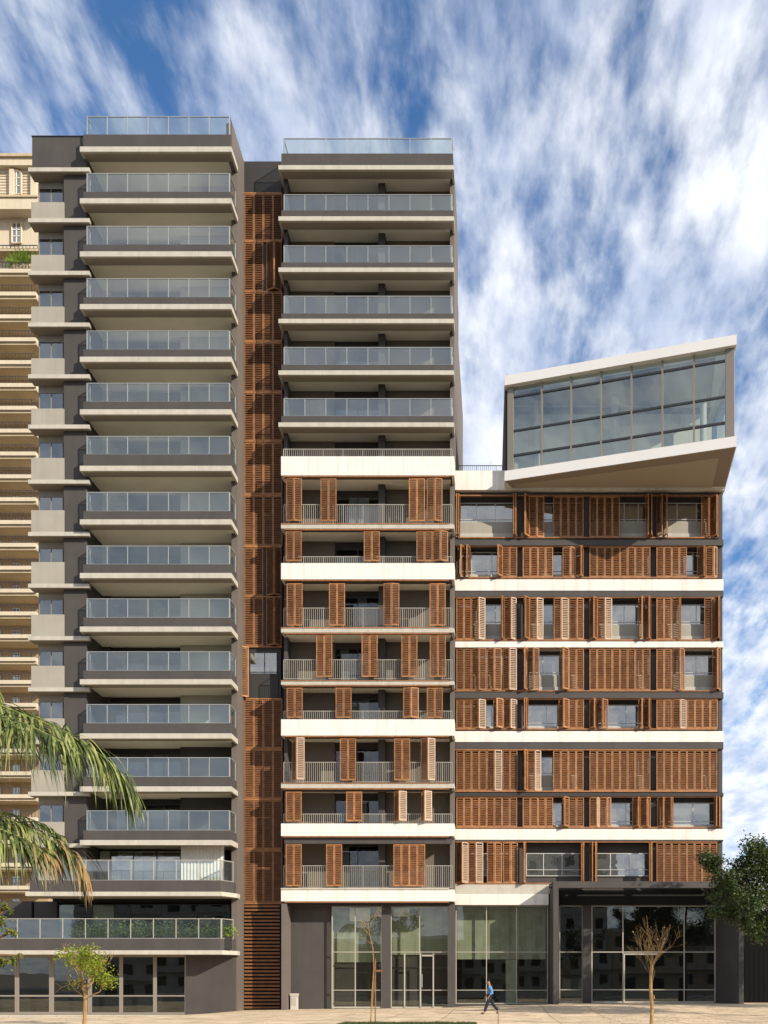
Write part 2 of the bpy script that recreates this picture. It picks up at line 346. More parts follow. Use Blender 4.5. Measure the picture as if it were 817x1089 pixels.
def window(parent, x0, x1, z0, z1, d, splits, trans=None, fm=None, gm=None, back=.10, curtain=None, name='window', fw=.045):
    """frame (part) with its panes (sub-part) and a dark reveal behind"""
    fm = fm or m_wframe; gm = gm or m_win
    b = MB(); b.box(x0, x0+fw, d-.03, d+.03, z0, z1, fm); b.box(x1-fw, x1, d-.03, d+.03, z0, z1, fm)
    b.box(x0+fw, x1-fw, d-.03, d+.03, z1-fw, z1, fm); b.box(x0+fw, x1-fw, d-.03, d+.03, z0, z0+fw, fm)
    for s_ in splits:
        x = x0+(x1-x0)*s_; b.box(x-fw*.5, x+fw*.5, d-.035, d+.035, z0+fw, z1-fw, fm)
    if trans:
        zt = z0+(z1-z0)*trans; xx = [x0+fw]+[x0+(x1-x0)*s_ for s_ in splits]+[x1-fw]
        for a, c in zip(xx, xx[1:]): b.box(a+(fw*.5 if a != x0+fw else 0), c-(fw*.5 if c != x1-fw else 0), d-.032, d+.032, zt-fw*.4, zt+fw*.4, fm)
    b.box(x0+.003, x1-.003, d+back, d+back+.02, z0+.003, z1-.003, m_black)
    if curtain:
        for (a, c, cm) in curtain:
            xa, xb = x0+(x1-x0)*a, x0+(x1-x0)*c; k = max(2, int((xb-xa)/.09))
            for i in range(k):
                q0 = xa+(xb-xa)*i/k; q1 = xa+(xb-xa)*(i+1)/k; y0 = d+.06+(.02 if i % 2 else 0); y1 = d+.06+(0 if i % 2 else .02)
                b.quad((q0, y0, z0+.05), (q1, y1, z0+.05), (q1, y1, z1-.05), (q0, y0, z1-.05), cm)
    w_ = b.build(name, parent)
    p = MB(); ed = [x0+fw*.7]+[x0+(x1-x0)*s_ for s_ in splits]+[x1-fw*.7]
    for a_, c_ in zip(ed, ed[1:]): tq(p, a_+.01, c_-.01, d, z0+fw*.7, z1-fw*.7, gm)
    p.build('pane', w_)
    return w_
def glass_rail(parent, pts, z0, z1, step=1.12, gm=None, post=True, pm=None):
    gm = gm or m_bal; pm = pm or m_railp
    r = MB(); gl = MB()
    for (a, c) in zip(pts, pts[1:]):
        A = Vector((*a, 0)); C = Vector((*c, 0)); ln = (C-A).length; u = (C-A)/ln; n = Vector((u.y, -u.x, 0)); k = max(1, round(ln/step))
        def ob(s0, s1, t0, za, zb, m):
            P = A+u*s0; Q = A+u*s1; up = Vector((0, 0, 1))
            r.hexa([P+n*t0+up*za, Q+n*t0+up*za, Q-n*t0+up*za, P-n*t0+up*za, P+n*t0+up*zb, Q+n*t0+up*zb, Q-n*t0+up*zb, P-n*t0+up*zb], m)
        ob(0, ln, .03, z1-.035, z1, pm); ob(0, ln, .02, z0, z0+.03, pm)
        for i in range(k+1):
            s_ = ln*i/k; s_ = min(max(s_, .02), ln-.02)
            if post: ob(s_-.019, s_+.019, .024, z0+.03, z1-.035, pm)
        for i in range(k):
            P = A+u*(ln*i/k+.03); Q = A+u*(ln*(i+1)/k-.03)
            j1, j2 = n*random.gauss(0, .003), n*random.gauss(0, .0025); A1, A2, A3, A4 = P+j1-j2, Q+j1+j2, Q-j1+j2, P-j1-j2; gl.quad((A1.x, A1.y, z0+.035), (A2.x, A2.y, z0+.035), (A3.x, A3.y, z1-.04), (A4.x, A4.y, z1-.04), gm)
    ro = r.build('railing', parent); gl.build('glass_panel', ro); return ro

# ------------------------------------------------------------------ LEFT TOWER
DL = 58.65
lt = empty('apartment_tower', (X(150, 61), 61, 0), 'grey left tower of glass balconies stacked evenly to the street, its foot behind the palm', 'apartment tower')
XW = X(245.7, DL)           # right face of the side wall
ZR = 50.55
b = MB()
b.box(X(34, 59.2), XW-.0, 61.95, 76, -.6, ZR-.5, m_dark)                    # core
b.box(XW-.35, XW-.02, 60.13, 61.94, -.6, ZR, m_sideg)                        # right side wall return
b.box(XW-.02, XW, 60.13, 76.02, -.6, ZR, m_sideg)
b.box(XW-.35, XW, 58.95, 60.12, Z(143, DL)-.9, ZR, m_sideg)
b.box(X(68, 59.35), X(92, 59.35), 59.35, 61.94, Z(951, DL), Z(160, 59.35), m_dark)   # dark pier beside the windows
b.box(X(34.3, 59.2), X(92, 59.2), 59.2, 61.94, Z(178, 59.2), Z(145.6, 59.2), m_dark)     # top block
b.box(X(34.3, 59.2)-.03, X(92, 59.2)+.03, 59.16, 61.9, Z(145.5, 59.2), Z(144.6, 59.2), m_dframe)
b.box(X(41, 59.9), X(68, 59.9), 59.9, 61.94, Z(951, DL), ZR-.3, m_cream)
b.build('wall', lt)
bays = [180, 234, 290, 345, 400, 453.5, 512, 567.6, 622.7, 678.5, 733, 789, 844, 899]
DB = 59.05
for i, y in enumerate(bays):
    b = MB(); z1 = Z(y-2, DB); z0 = Z(y+2.2, DB)
    b.box(X(30, DB), X(95, DB), DB, DB+.12, z0, z1, m_slab)
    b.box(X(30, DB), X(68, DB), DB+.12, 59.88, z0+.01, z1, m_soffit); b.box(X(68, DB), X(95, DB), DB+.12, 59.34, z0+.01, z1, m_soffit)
    b.build('window_canopy', lt)
    nxt = bays[i+1] if i+1 < len(bays) else 951
    up = 19 if i < 5 else 25
    if i < 13:
        zt = Z(nxt-2-up+2, 59.25); zb = Z(nxt-2, DB)
        b = MB(); b.box(X(33.3, 59.25), X(68, 59.25), 59.25, 59.4, zb+.003, zt, m_cream); b.box(X(33.3, 59.25), X(33.3, 59.25)+.15, 59.4, 59.9, zb+.003, zt, m_cream)
        b.box(X(33.3, 59.25)+.15, X(68, 59.25), 59.4, 59.89, zt-.35, zt-.2, m_slab)
        b.build('spandrel_panel', lt)
        wz1 = z0-.03; wz0 = zt-.10
        window(lt, X(42, 59.87), X(68, 59.87)-.01, wz0, wz1-.35, 59.84, [.5], None if i < 8 else .12, fm=m_tframe, gm=m_bayw, curtain=[(.02, .45, m_curtain)] if i in (6, 12) else ([(.05, .3, m_inner)] if i % 3 == 1 else None), back=.04)
# balconies
bl = [158.5, 213.5, 270, 326, 382, 438, 498, 555, 612, 669, 725, 782.6, 839, 896]
gl_ = [(124, 143), (184.5, 204), (240.7, 260), (296.5, 316), (352, 371.5), (407.5, 427), (464, 483), (523.5, 543.5), (580.5, 600), (636.7, 656.7), (693, 713), (749, 769), (805.5, 826), (862, 883)]
FL = X(88.7, 58.75)
for i, (y, (ga, gb)) in enumerate(zip(bl, gl_)):
    z1 = Z(y-2.7, DL); z0 = Z(y+2.7, DL); zf = Z(gb, 58.75)
    b = MB()
    xl, xr = X(85, DL), XW+.03
    b.box(xl, xr, DL, DL+.15, z0, z1, m_slab); b.box(xr-.12, xr, DL+.15, 60.13, z0, z1, m_slab); b.box(xl, xl+.12, DL+.15, 59.34, z0, z1, m_slab)
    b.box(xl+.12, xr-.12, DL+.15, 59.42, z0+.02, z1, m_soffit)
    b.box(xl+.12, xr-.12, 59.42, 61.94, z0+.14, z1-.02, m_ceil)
    b.box(FL, XW-.05, 58.75, 58.87, z1, zf, m_dark); b.box(XW-.17, XW-.05, 58.87, 60.12, z1, zf, m_dark); b.box(FL, FL+.12, 58.87, 59.34, z1, zf, m_dark)
    bo = b.build('balcony', lt)
    r0 = X(92.5, 58.81); r1 = XW-.11
    glass_rail(bo, [(r0, 59.3), (r0, 58.81), (r1, 58.81), (r1, 60.1)], zf, Z(ga, 58.81), gm=(m_bal if i < 5 else m_bal2) if i not in (0,) else m_bal2)
    # what stands behind
    if i > 0:
        zc = Z(bl[i-1]+2.7, DL)+.14 if i else ZR
        b = MB()
        b.box(X(92, 60.13)+.02, X(92, 60.13)+.2, 60.46, 61.9, z1, zc, m_dark)
        b.box(X(92, 60.13)+.2, X(118, 61.8), 61.75, 61.93, z1, zc, m_dark if i > 8 else m_inner)
        b.box(X(192, 61.4), XW-.35, 61.4, 61.9, z1, zc, m_inner if i < 12 else m_dark)
        b.pieces('recess_wall', bo)
        window(bo, X(118, 61.8), X(192, 61.4), z1, zc-.35, 61.7, [.25, .5, .75], .85, fm=m_dframe, gm=m_door, back=.2, curtain=[(0, .2, m_curtain)] if i % 3 else [(0, .12, m_curtain), (.6, .8, m_inner)], name='sliding_door')
# lower floors with chamfered corners
def chamf(z0, z1, d0, px0, px1, px2, d2, m, b, inset=0.0):
    pts = [(X(px0, d0), d0+inset), (X(px1, d0)-inset*.4, d0+inset), (X(px2, d2)-inset, d2), (X(px2, d2)-inset, d2+.6), (X(px0, d0), d2+.6)]
    b.prism(pts, z0, z1, m)
for (ya, yb, yf, yg, p0, dd) in ((948.3, 952.8, 936, 914, 27, 58.3), (1010.6, 1015, 998, 976.5, -110, 58.3)):
    b = MB(); chamf(Z(yb, dd), Z(ya, dd), dd, p0, 236, 252.6, 59.6, m_slab, b)
    chamf(Z(ya, dd), Z(yf, dd), dd, p0+4, 234.5, 250.0, 59.6, m_dark, b, .08)
    x0s = X(p0, dd)
    b.box(x0s+.1, XW-.3, 60.2, 61.94, Z(yb, dd)+.1, Z(ya, dd), m_soffit)
    bo = b.build('balcony', lt)
    a0 = X(max(p0, -110)+6 if p0 < 0 else 66, dd)
    glass_rail(bo, [(a0, dd+.2), (X(235.5, dd)-.05, dd+.2), (X(249.5, 59.5)-.08, 59.5)], Z(yf, dd), Z(yg, dd), step=1.28, gm=m_bal2 if p0 < 0 else m_bal, pm=m_rail)
# storey behind y 900-936
za, zb_ = Z(948, DL), Z(899, DL)
b = MB(); b.box(X(34, 61), X(105, 61), 61.0, 61.9, za, Z(921, 61), m_cream); b.box(X(34, 61), X(105, 61), 61.2, 61.9, Z(921, 61), zb_, m_dark2)
b.box(X(105, 61.4), X(118, 61.4), 61.2, 61.94, za, zb_, m_inner)
cx0, cx1 = X(192, 59.6), X(238, 59.6); k = 26
for i in range(k):
    q0 = cx0+(cx1-cx0)*i/k; q1 = cx0+(cx1-cx0)*(i+1)/k
    b.quad((q0, 59.7+(.05 if i % 2 else 0), za), (q1, 59.7+(0 if i % 2 else .05), za), (q1, 59.7+(0 if i % 2 else .05), zb_+.1), (q0, 59.7+(.05 if i % 2 else 0), zb_+.1), m_curtain)
b.pieces('recess_wall', lt)
window(lt, X(118, 61.4), X(192, 61.2), za, Z(905, 61.4), 61.3, [.33, .66], None, fm=m_dframe, curtain=[(.1, .45, m_curtain), (.6, .75, m_inner)], back=.3, name='sliding_door')
# terrace storey y 953-998
za, zb_ = Z(1011, DL), Z(955, DL)
b = MB(); b.box(X(-120, 61.5), XW-.35, 61.9, 61.94, za, zb_, m_black); b.box(X(-120, 61.5), X(36, 61.3), 61.0, 61.88, za, zb_, m_dark); b.box(X(38, 61.3), X(62, 61.3), 61.1, 61.7, za, zb_, m_dark)
b.pieces('recess_wall', lt)
window(lt, X(62, 61.3), X(245, 61.3), za, zb_-.15, 61.3, [.2, .42, .6, .8], None, fm=m_dframe, gm=m_shop, back=.5, curtain=[(.2, .32, m_inner)], name='sliding_door')
# ground storey glazing
b = MB(); dg = 59.85
zt = Z(1016, dg)
b.box(X(198.5, dg), X(246, 59), 59.75, 61.94, -.6, zt, m_dark); b.box(X(246, 59)-.0, XW-.02, 60.1, 60.12, -.6, zt, m_sideg)
b.box(X(-120, dg), X(-118, dg), 59.8, 61.9, -.6, zt, m_dark); b.box(X(-120, dg), X(198.5, dg), 61.7, 61.93, -.6, zt, m_room)
b.box(X(-120, dg), X(198, dg), dg-.1, dg+.1, -.6, Z(1079, dg), m_slab)
b.build('ground_floor_wall', lt)
zb0 = Z(1078.5, dg)
cuts = [-118, -60, 18, 55, 96, 129, 165, 198.5]
for a, c in zip(cuts, cuts[1:]):
    wd = window(lt, X(a, dg)+.004, X(c, dg)-.004, zb0, zt, dg, [], (1079-1059.7)/(1079-1017), fm=m_tframe, gm=m_shop, back=1.2, name='shop_window', fw=.10 if a not in (18, 55) else .13)

# ------------------------------------------------------------------ MIDDLE TOWER (with the shutter column)
mt = empty('apartment_tower', (X(390, 62), 62, 0), 'middle tower with plain glass balconies above and wooden shutters on white banded floors below', 'apartment tower')
XM = X(482.4, 60)
b = MB()
b.box(X(259.8, 61.72), X(299, 61.72), 61.72, 74, -.6, Z(171.6, 61.72), m_dark2)
b.box(X(299, 61.72)+.003, XM-.25, 62.05, 74, -.6, Z(166, 60)-.02, m_dark)
b.box(XM-.25, XM, 61.1, 66.5, -.6, Z(166, 60), m_sideg); b.box(XM-.25, XM, 66.505, 76, -.6, Z(372, 68), m_sideg)
b.box(X(300, 60.3), X(300, 60.3)+.2, 60.9, 62.04, Z(960, 60), Z(166, 60), m_dark)
b.build('wall', mt)
mb = [177.9, 232.3, 286.8, 341.3, 396.2, 451.5]
mg_ = [(146.6, 163.5), (206.6, 224), (261, 279.3), (314.5, 333.5), (369, 388), (423.5, 442.5)]
DM = 60.0
def mid_back(parent, z0, z1, k):
    b = MB()
    b.box(X(303, 61.0), X(356, 61.85), 61.9, 62.04, z0, z1, m_bwall)
    b.box(X(411, 61.85), XM-.26, 61.85, 62.04, z0, z1, m_bwall)
    b.box(X(402.5, 61.2), X(409.5, 61.2), 61.2, 61.6, z0, z1, m_dark)        # column between flats
    b.box(X(405, 61.6), X(411, 61.85), 61.6, 62.04, z0, z1, m_dark2)
    b.pieces('recess_wall', parent)
    window(parent, X(357, 61.9), X(404.5, 61.9), z0, z1-.40, 61.86, [.5], None, fm=m_dframe, gm=m_door, back=.15, curtain=[[(.1, .3, m_inner)], [(.3, .75, m_curtain)], [], [(.5, .7, m_inner)]][k % 4] or None, name='sliding_door')
for i, (y, (ga, gb)) in enumerate(zip(mb, mg_)):
    z1 = Z(y-2.3, DM); z0 = Z(y+2.3, DM); zf = Z(gb, DM+.1); xl, xr = X(296.2, DM), XM+.03
    b = MB(); b.box(xl, xr, DM, DM+.15, z0, z1, m_slab); b.box(xr-.12, xr, DM+.15, 61.09, z0, z1, m_slab); b.box(xl, xl+.12, DM+.15, 61.7, z0, z1, m_slab)
    b.box(xl+.12, xr-.12, DM+.15, 60.75, z0+.02, z1, m_soffit); b.box(xl+.12, xr-.26, 60.75, 62.0, z0+.14, z1-.02, m_ceil)
    b.box(X(299, DM), XM-.03, DM+.08, DM+.2, z1, zf, m_dark); b.box(XM-.15, XM-.03, DM+.2, 61.09, z1, zf, m_dark); b.box(X(299, DM), X(299, DM)+.12, DM+.2, 61.7, z1, zf, m_dark)
    bo = b.build('balcony', mt)
    r0, r1 = X(301.5, DM), XM-.09
    glass_rail(bo, [(r0, 61.6), (r0, DM+.14), (r1, DM+.14), (r1, 61.0)], zf, Z(ga, DM+.1), step=1.17, gm=m_bal)
    if i: mid_back(bo, z1, Z(mb[i-1]+2.3, DM)+.14, i)
# lower floors: spandrels (top, bottom, material), dark lintel below
floors = [  # band top, band bottom, lintel bottom, mat,  shutter top, shutter bottom, rail top, ceiling y ref
    (485.3, 505.5, 508.3, m_white), (557.5, 562, 564.5, m_slab), (598.8, 616, 619.8, m_white), (668, 672.6, 674.0, m_slab),
    (724.4, 728.2, 731, m_slab), (765, 782.2, 785, m_white), (833.4, 838, 841.6, m_slab), (875.8, 889, 897.5, m_white), (946, 958.5, 960.8, m_white)]
sh = [(509, 554.5), (565, 597), (620.5, 665.5), (675, 720), (731.5, 763.5), (785.5, 830), (842, 873.5), (898, 942.5)]
rt = [537, 592.4, 647, 702, 756.6, 811, 866, 921]
pairs = [
 [(304.5, 313, 321.6), (341, 0, 0), (435, 0, 0), (454, 462.7, 470.6)],
 [(304, 0, 0), (387, 0, 0), (443, 0, 0), (460.2, 468.3, 476.6)],
 [(305, 0, 0), (350, 0, 0), (408, 416.4, 424.8), (457, 0, 0)],
 [(336.5, 0, 0), (384.7, 0, 0), (427, 0, 0), (457.2, 0, 0)],
 [(305, 0, 0), (357, 0, 0), (429, 437, 445.4), (454, 0, 0)],
 [(311, 315.3, 325), (361.7, 0, 0), (419.3, 0, 0), (447.8, 455, 463)],
 [(304, 0, 0), (368.3, 0, 0), (419.3, 424.4, 432.7), (448.6, 451.6, 459.4)],
 [(304, 0, 0), (347, 0, 0), (418.5, 0, 0), (435.3, 0, 0)]]
SD = 60.12
LW = 8.55*SD/F
mf = []
for i, (ya, yb, yl, m) in enumerate(floors):
    b = MB(); z1, z0, zl = Z(ya, DM), Z(yb, DM), Z(yl, DM+.3); x0 = X(299, DM); x1 = X(483.3, DM)
    b.box(x0, x1, DM, DM+.16, z0, z1, m)
    b.box(x1-.16, x1, DM+.16, 61.09, z0, z1, m)
    b.box(x0, x0+.16, DM+.16, 61.7, z0, z1, m)
    b.box(x0+.16, x1-.16, DM+.2, DM+.5, zl, z0+.08, m_dark)
    b.box(x0+.16, x1-.25, DM+.5, 62.04, z0+.06, z0+.24, m_ceil)
    if i in (1, 3, 4, 6): b.box(x0, x1-.3, DM-.03, DM+.10, z1, z1+.05, m_wooddk)
    b.box(x0+.2, x1-.3, DM+.02, DM+.19, z0-.07, z0-.003, m_wooddk)
    if i == 8: b.box(x0, x1-.3, DM-.05, DM+.12, z1, z1+.09, m_slab)
    fo = b.build('spandrel_band', mt); mf.append(fo)
for i in range(8):
    fo = mf[i+1]
    a, c = sh[i]; z1, z0 = Z(a, SD), Z(c, SD)
    for (pa, pt, pb) in pairs[i]:
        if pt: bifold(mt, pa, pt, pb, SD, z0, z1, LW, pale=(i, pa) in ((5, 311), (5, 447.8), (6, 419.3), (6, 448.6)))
        else: flat(mt, X(pa, SD), 2, SD, z0, z1, LW, 'folding_shutter')
    fl = Z(floors[i+1][0], DM) if i in (1, 4, 6) else Z(c+1.5, SD)
    b = MB(); dr = DM+.34; bars(b, X(302, dr), X(481, dr), dr, fl, Z(rt[i], dr)); 
    b.box(X(302, dr)-.02, X(302, dr)+.02, dr+.03, 61.6, Z(rt[i], dr), Z(rt[i], dr)+.03, m_rail)
    b.build('railing', mt)
    zc = Z(floors[i][1], DM)+.06; zfl = fl-(.75 if i in (1, 4, 6) else 0)
    mid_back(mt, zfl, zc, i+1)
b = MB(); bars(b, X(302, 60.3), X(481, 60.3), 60.2, Z(485.3, DM), Z(479, 60.3)); b.build('railing', mt)
mid_back(mt, Z(500, DM), Z(mb[5]+2.3, DM)+.14, 0)
# shutter column
DC = 61.66; yc = [205.9, 257.3, 310.8, 364.3, 417.7, 470, 527, 581.5, 634.7, 688, 743.3, 797, 850.5, 904, 961]
lw4 = (X(300.6, DC)-X(260, DC))/4
for i, (a, c) in enumerate(zip(yc, yc[1:])):
    z1, z0 = Z(a+1, DC), Z(c-1, DC); kw = dict(m=m_wooddk)
    if a == 688:
        bifold(mt, 262, 255.5, 264.5, DC, z0, z1, lw4*.9, m=m_wood)
        window(mt, X(265, DC), X(295, DC), Z(717, DC), z1-.25, DC+.03, [.55], .1, fm=m_dframe, back=.02, curtain=[(.05, .25, m_inner)])
        b = MB(); b.box(X(264, DC), X(296, DC), DC, DC+.05, z0, Z(717, DC)-.01, m_dark2); b.build('apron_panel', mt)
    elif i == 1 or i in (7, 8):
        flat(mt, X(260, DC), 2, DC, z0, z1, lw4, **kw); bifold(mt, 283.5, 291.5, 299.5, DC, z0, z1, lw4, **kw)
    else:
        flat(mt, X(260, DC), 4, DC, z0, z1, lw4, **kw)
b = MB()
for a in yc: b.box(X(259.6, DC), X(300, DC), DC-.05, DC+.05, Z(a, DC)-.035, Z(a, DC)+.035, m_wood)
b.pieces('shutter_track', mt)
b = MB(); z = Z(963, DC)
while z > .12:
    b.box(X(260, DC), X(298, DC), DC-.09, DC-.03, z-.11, z, m_louv); z -= .215
b.box(X(260, DC), X(298, DC), DC+.02, DC+.05, .0, Z(962, DC), m_black)
b.build('louvre_screen', mt)
# ground floor of middle tower
b = MB(); zt = Z(960.5, 60)-.02
b.box(X(299.3, 60), X(304.6, 60), 60.02, 61.9, -.6, zt, m_sideg)
b.box(X(304.6, 60)+.002, X(351.5, 61.3), 61.3, 61.9, -.6, zt, m_dark)
b.box(X(406.5, 60.9), X(415.8, 60.9), 60.8, 61.4, -.6, zt, m_dark); b.box(X(477.2, 60.9), XM+.04, 60.6, 61.5, -.6, zt, m_dark)
b.box(X(304.6, 60), XM-.3, 60.55, 60.7, zt-.1, zt+.1, m_dark2)
b.box(X(351.5, 61.3), XM, 66, 66.2, -.6, zt, m_room); b.box(X(351.5, 61.3), XM, 61.9, 66, zt-.12, zt-.02, m_inner)
b.box(X(351.5, 61.3), X(351.5, 61.3)+.12, 61.9, 66, -.6, zt-.13, m_inner)
b.box(X(352.5, 61.3), X(406, 61.3), 61.95, 62.1, Z(1023, 61), zt-.13, m_green_in); b.box(X(416, 61.3), X(477, 61.3), 61.95, 62.1, Z(1015, 61), zt-.13, m_green_in)
b.box(X(432, 61.3), X(445, 61.3), 62.4, 62.5, -.2, Z(1015, 61), m_green_in)
b.box(X(371, 61.2), X(393, 61.2), 61.6, 61.7, Z(979, 61), zt-.14, m_curtain); b.box(X(418, 61.2), X(435, 61.2), 61.6, 61.7, Z(974, 61), zt-.14, m_curtain)
b.box(X(455, 61.2), X(470, 61.2), 62.9, 63.0, Z(1066, 61), Z(1022, 61), m_room)
b.build('ground_floor_wall', mt)
def shopfront(parent, px0, px1, d, splits, ys_, fm, gm=None, fw=.05, name='shop_window'):
    x0, x1 = X(px0, d), X(px1, d); z1 = Z(ys_[0], d); z0 = Z(ys_[-1], d); b = MB()
    b.box(x0, x0+fw, d-.05, d+.05, z0, z1, fm); b.box(x1-fw, x1, d-.05, d+.05, z0, z1, fm); b.box(x0+fw, x1-fw, d-.05, d+.05, z1-fw, z1, fm); b.box(x0+fw, x1-fw, d-.05, d+.05, z0-.03, z0+fw, fm)
    xs_ = [x0+fw]+[X(p, d) for p in splits]+[x1-fw]
    for p in splits: b.box(X(p, d)-fw*.45, X(p, d)+fw*.45, d-.055, d+.055, z0+fw, z1-fw, fm)
    for yy in ys_[1:-1]:
        zz_ = Z(yy, d)
        for a, c in zip(xs_, xs_[1:]): b.box(a+(fw*.45 if a != x0+fw else 0), c-(fw*.45 if c != x1-fw else 0), d-.045, d+.045, zz_-fw*.4, zz_+fw*.4, fm)
    o = b.build(name, parent); p = MB(); zs_ = [z1-fw*.6]+[Z(yy, d) for yy in ys_[1:-1]]+[z0+fw*.6]
    for a, c in zip(xs_, xs_[1:]):
        for za, zb in zip(zs_, zs_[1:]): tq(p, a, c, d, zb, za, gm or m_shop, .0025)
    p.build('pane', o); return o
shopfront(mt, 353, 406.5, 60.95, [378], [963, 1012.5, 1053, 1071.5], m_rail)
shopfront(mt, 415.8, 477.2, 60.95, [446.5], [963, 1012.5, 1053, 1071.5], m_rail)
b = MB()
for p in (430.5, 447.5, 461): b.box(X(p, 60.88)-.035, X(p, 60.88)+.035, 60.83, 60.89, Z(1071, 60.9), Z(1014, 60.9), m_rail)
b.box(X(449, 60.88), X(461, 60.88), 60.83, 60.88, Z(1017, 60.9), Z(1015.5, 60.9), m_rail)
dfr = b.build('entrance_door', mt)
b = MB(); b.box(X(448.6, 60.8), X(449.2, 60.8), 60.78, 60.81, Z(1050, 60.9), Z(1036, 60.9), m_wframe); b.build('handle', dfr)

# ------------------------------------------------------------------ RIGHT SHUTTERED BLOCK
rb_ = empty('apartment_block', (X(625, 64), 64, .2), 'lower block wrapped in folding wooden shutters, right of the middle tower', 'apartment block')
DR = 61.9; DSH = 62.02; DWL = 62.66
XR0, XR1 = X(484.2, DR), X(769.6, DR)
b = MB()
b.box(XR0, XR1, DWL, 76, Z(948, DR), Z(505, DR), m_dark)
b.box(XR0, XR1, DR+.2, 76, Z(504.9, DR), Z(503, DR), m_slab)
b.box(XR0, XR1, 66.6, 76, -.6, Z(948, DR)-.003, m_dark2)
b.box(X(761.5, 63.2), XR1, 63.2, 66.59, -.6, Z(948, DR)-.003, m_dark2)
b.box(X(581, 62.4), X(595, 62.4), 62.35, 66.59, -.6, Z(948, DR)-.003, m_dark2)
b.box(X(764.6, DR), XR1-.03, DR+.16, DWL-.003, Z(948, DR), Z(521, DR), m_dark)
b.build('wall', rb_)
def band(y0, y1, m, d=DR, x0=None, x1=None, back=None, name='spandrel_band', extra=None):
    b = MB(); b.box(x0 or XR0, x1 or XR1, d, back or DWL-.004, Z(y1, d), Z(y0, d), m); 
    if extra: extra(b)
    return b.build(name, rb_)
def rails(yt, yb):
    def f(b):
        b.box(XR0, XR1-.35, DSH-.07, DSH+.07, Z(yt, DSH), Z(yt, DSH)+.07, m_wooddk); b.box(XR0, XR1-.35, DSH-.09, DSH+.07, Z(yb, DSH)-.08, Z(yb, DSH), m_wooddk)
    return f
roww = [(528, 571.6), (581.7, 614), (636, 680.4), (690, 734.4), (744, 775), (798, 841), (848, 879.6), (896, 939)]
band(500.5, 521, m_white, d=DR-.12); band(521.2, 526.3, m_dark, d=DR+.2)
band(573.8, 580, m_dark); band(616, 628, m_white); band(628.2, 634.6, m_dark, d=DR+.03); band(682.2, 688.4, m_white)
band(736.2, 742.5, m_dark); band(777.5, 789, m_white); band(789.2, 796.4, m_dark, d=DR+.03); band(843, 846.7, m_dark2); band(881.6, 893, m_white); band(893.2, 894.5, m_dark, d=DR+.03)
band(940.6, 950.2, m_slab, d=DR+.05, x1=X(588, DR)); band(950.4, 962.3, m_white, d=DR-.02, x1=X(583.5, DR))
for (yt, yb) in roww:
    b = MB(); rails(yt, yb)(b); b.build('shutter_track', rb_)
BAYS = [(485.2, 549.8), (556, 620.8), (627, 692.4), (698.2, 763.6)]
PIER = [(549.8, 556), (620.8, 627), (692.4, 698.2)]
for r_, (yt, yb) in enumerate(roww):
    tall = (yb-yt) > 38
    # piers come forward between bays; parapets
    b = MB()
    for (a, c) in PIER: b.box(X(a, 62.3), X(c, 62.3), 62.3, DWL-.004, Z(yb+1, 62.3), Z(yt-1, 62.3), m_dark)
    b.pieces('pier', rb_)
    for k, (a, c) in enumerate(BAYS):
        x0, x1 = X(a+3.5, DWL), X(c-1.5, DWL)
        if r_ == 7:
            z1, z0 = Z(yt+11.5, DWL), Z(yb-7, DWL); tr = .28; sp = [.31, .64]
        elif tall: z1, z0 = Z(yt+7.5, DWL), Z(yb-15.5, DWL); tr = .14; sp = [.30, .64] if k != 2 else [.25, .55, .8]
        else: z1, z0 = Z(yt+6, DWL), Z(yb-1.8, DWL); tr = .16; sp = [.22, .58] if k != 1 else [.36, .7]
        window(rb_, x0, x1, z0, z1, DWL-.06, sp, tr, back=.05, curtain=random.choice([None, None, [(.02, .2, m_curtain)], [(.7, .98, m_curtain)], [(.3, .62, m_inner)]]))
        if tall and r_ != 7:
            b = MB(); b.box(X(a, DWL), X(c, DWL), DWL-.14, DWL-.005, Z(yb+1, DWL), z0-.012, m_cream); b.box(X(a, DWL), X(c, DWL), DWL-.18, DWL-.14, Z(yb+1, DWL), Z(yb-3, DWL), m_slab); b.build('parapet', rb_)
        elif not tall:
            b = MB(); b.box(X(a, DWL), X(c, DWL), DWL-.2, DWL-.1, Z(yb+1, DWL), z0-.012, m_slab); b.build('parapet', rb_)
F_ = 'F'
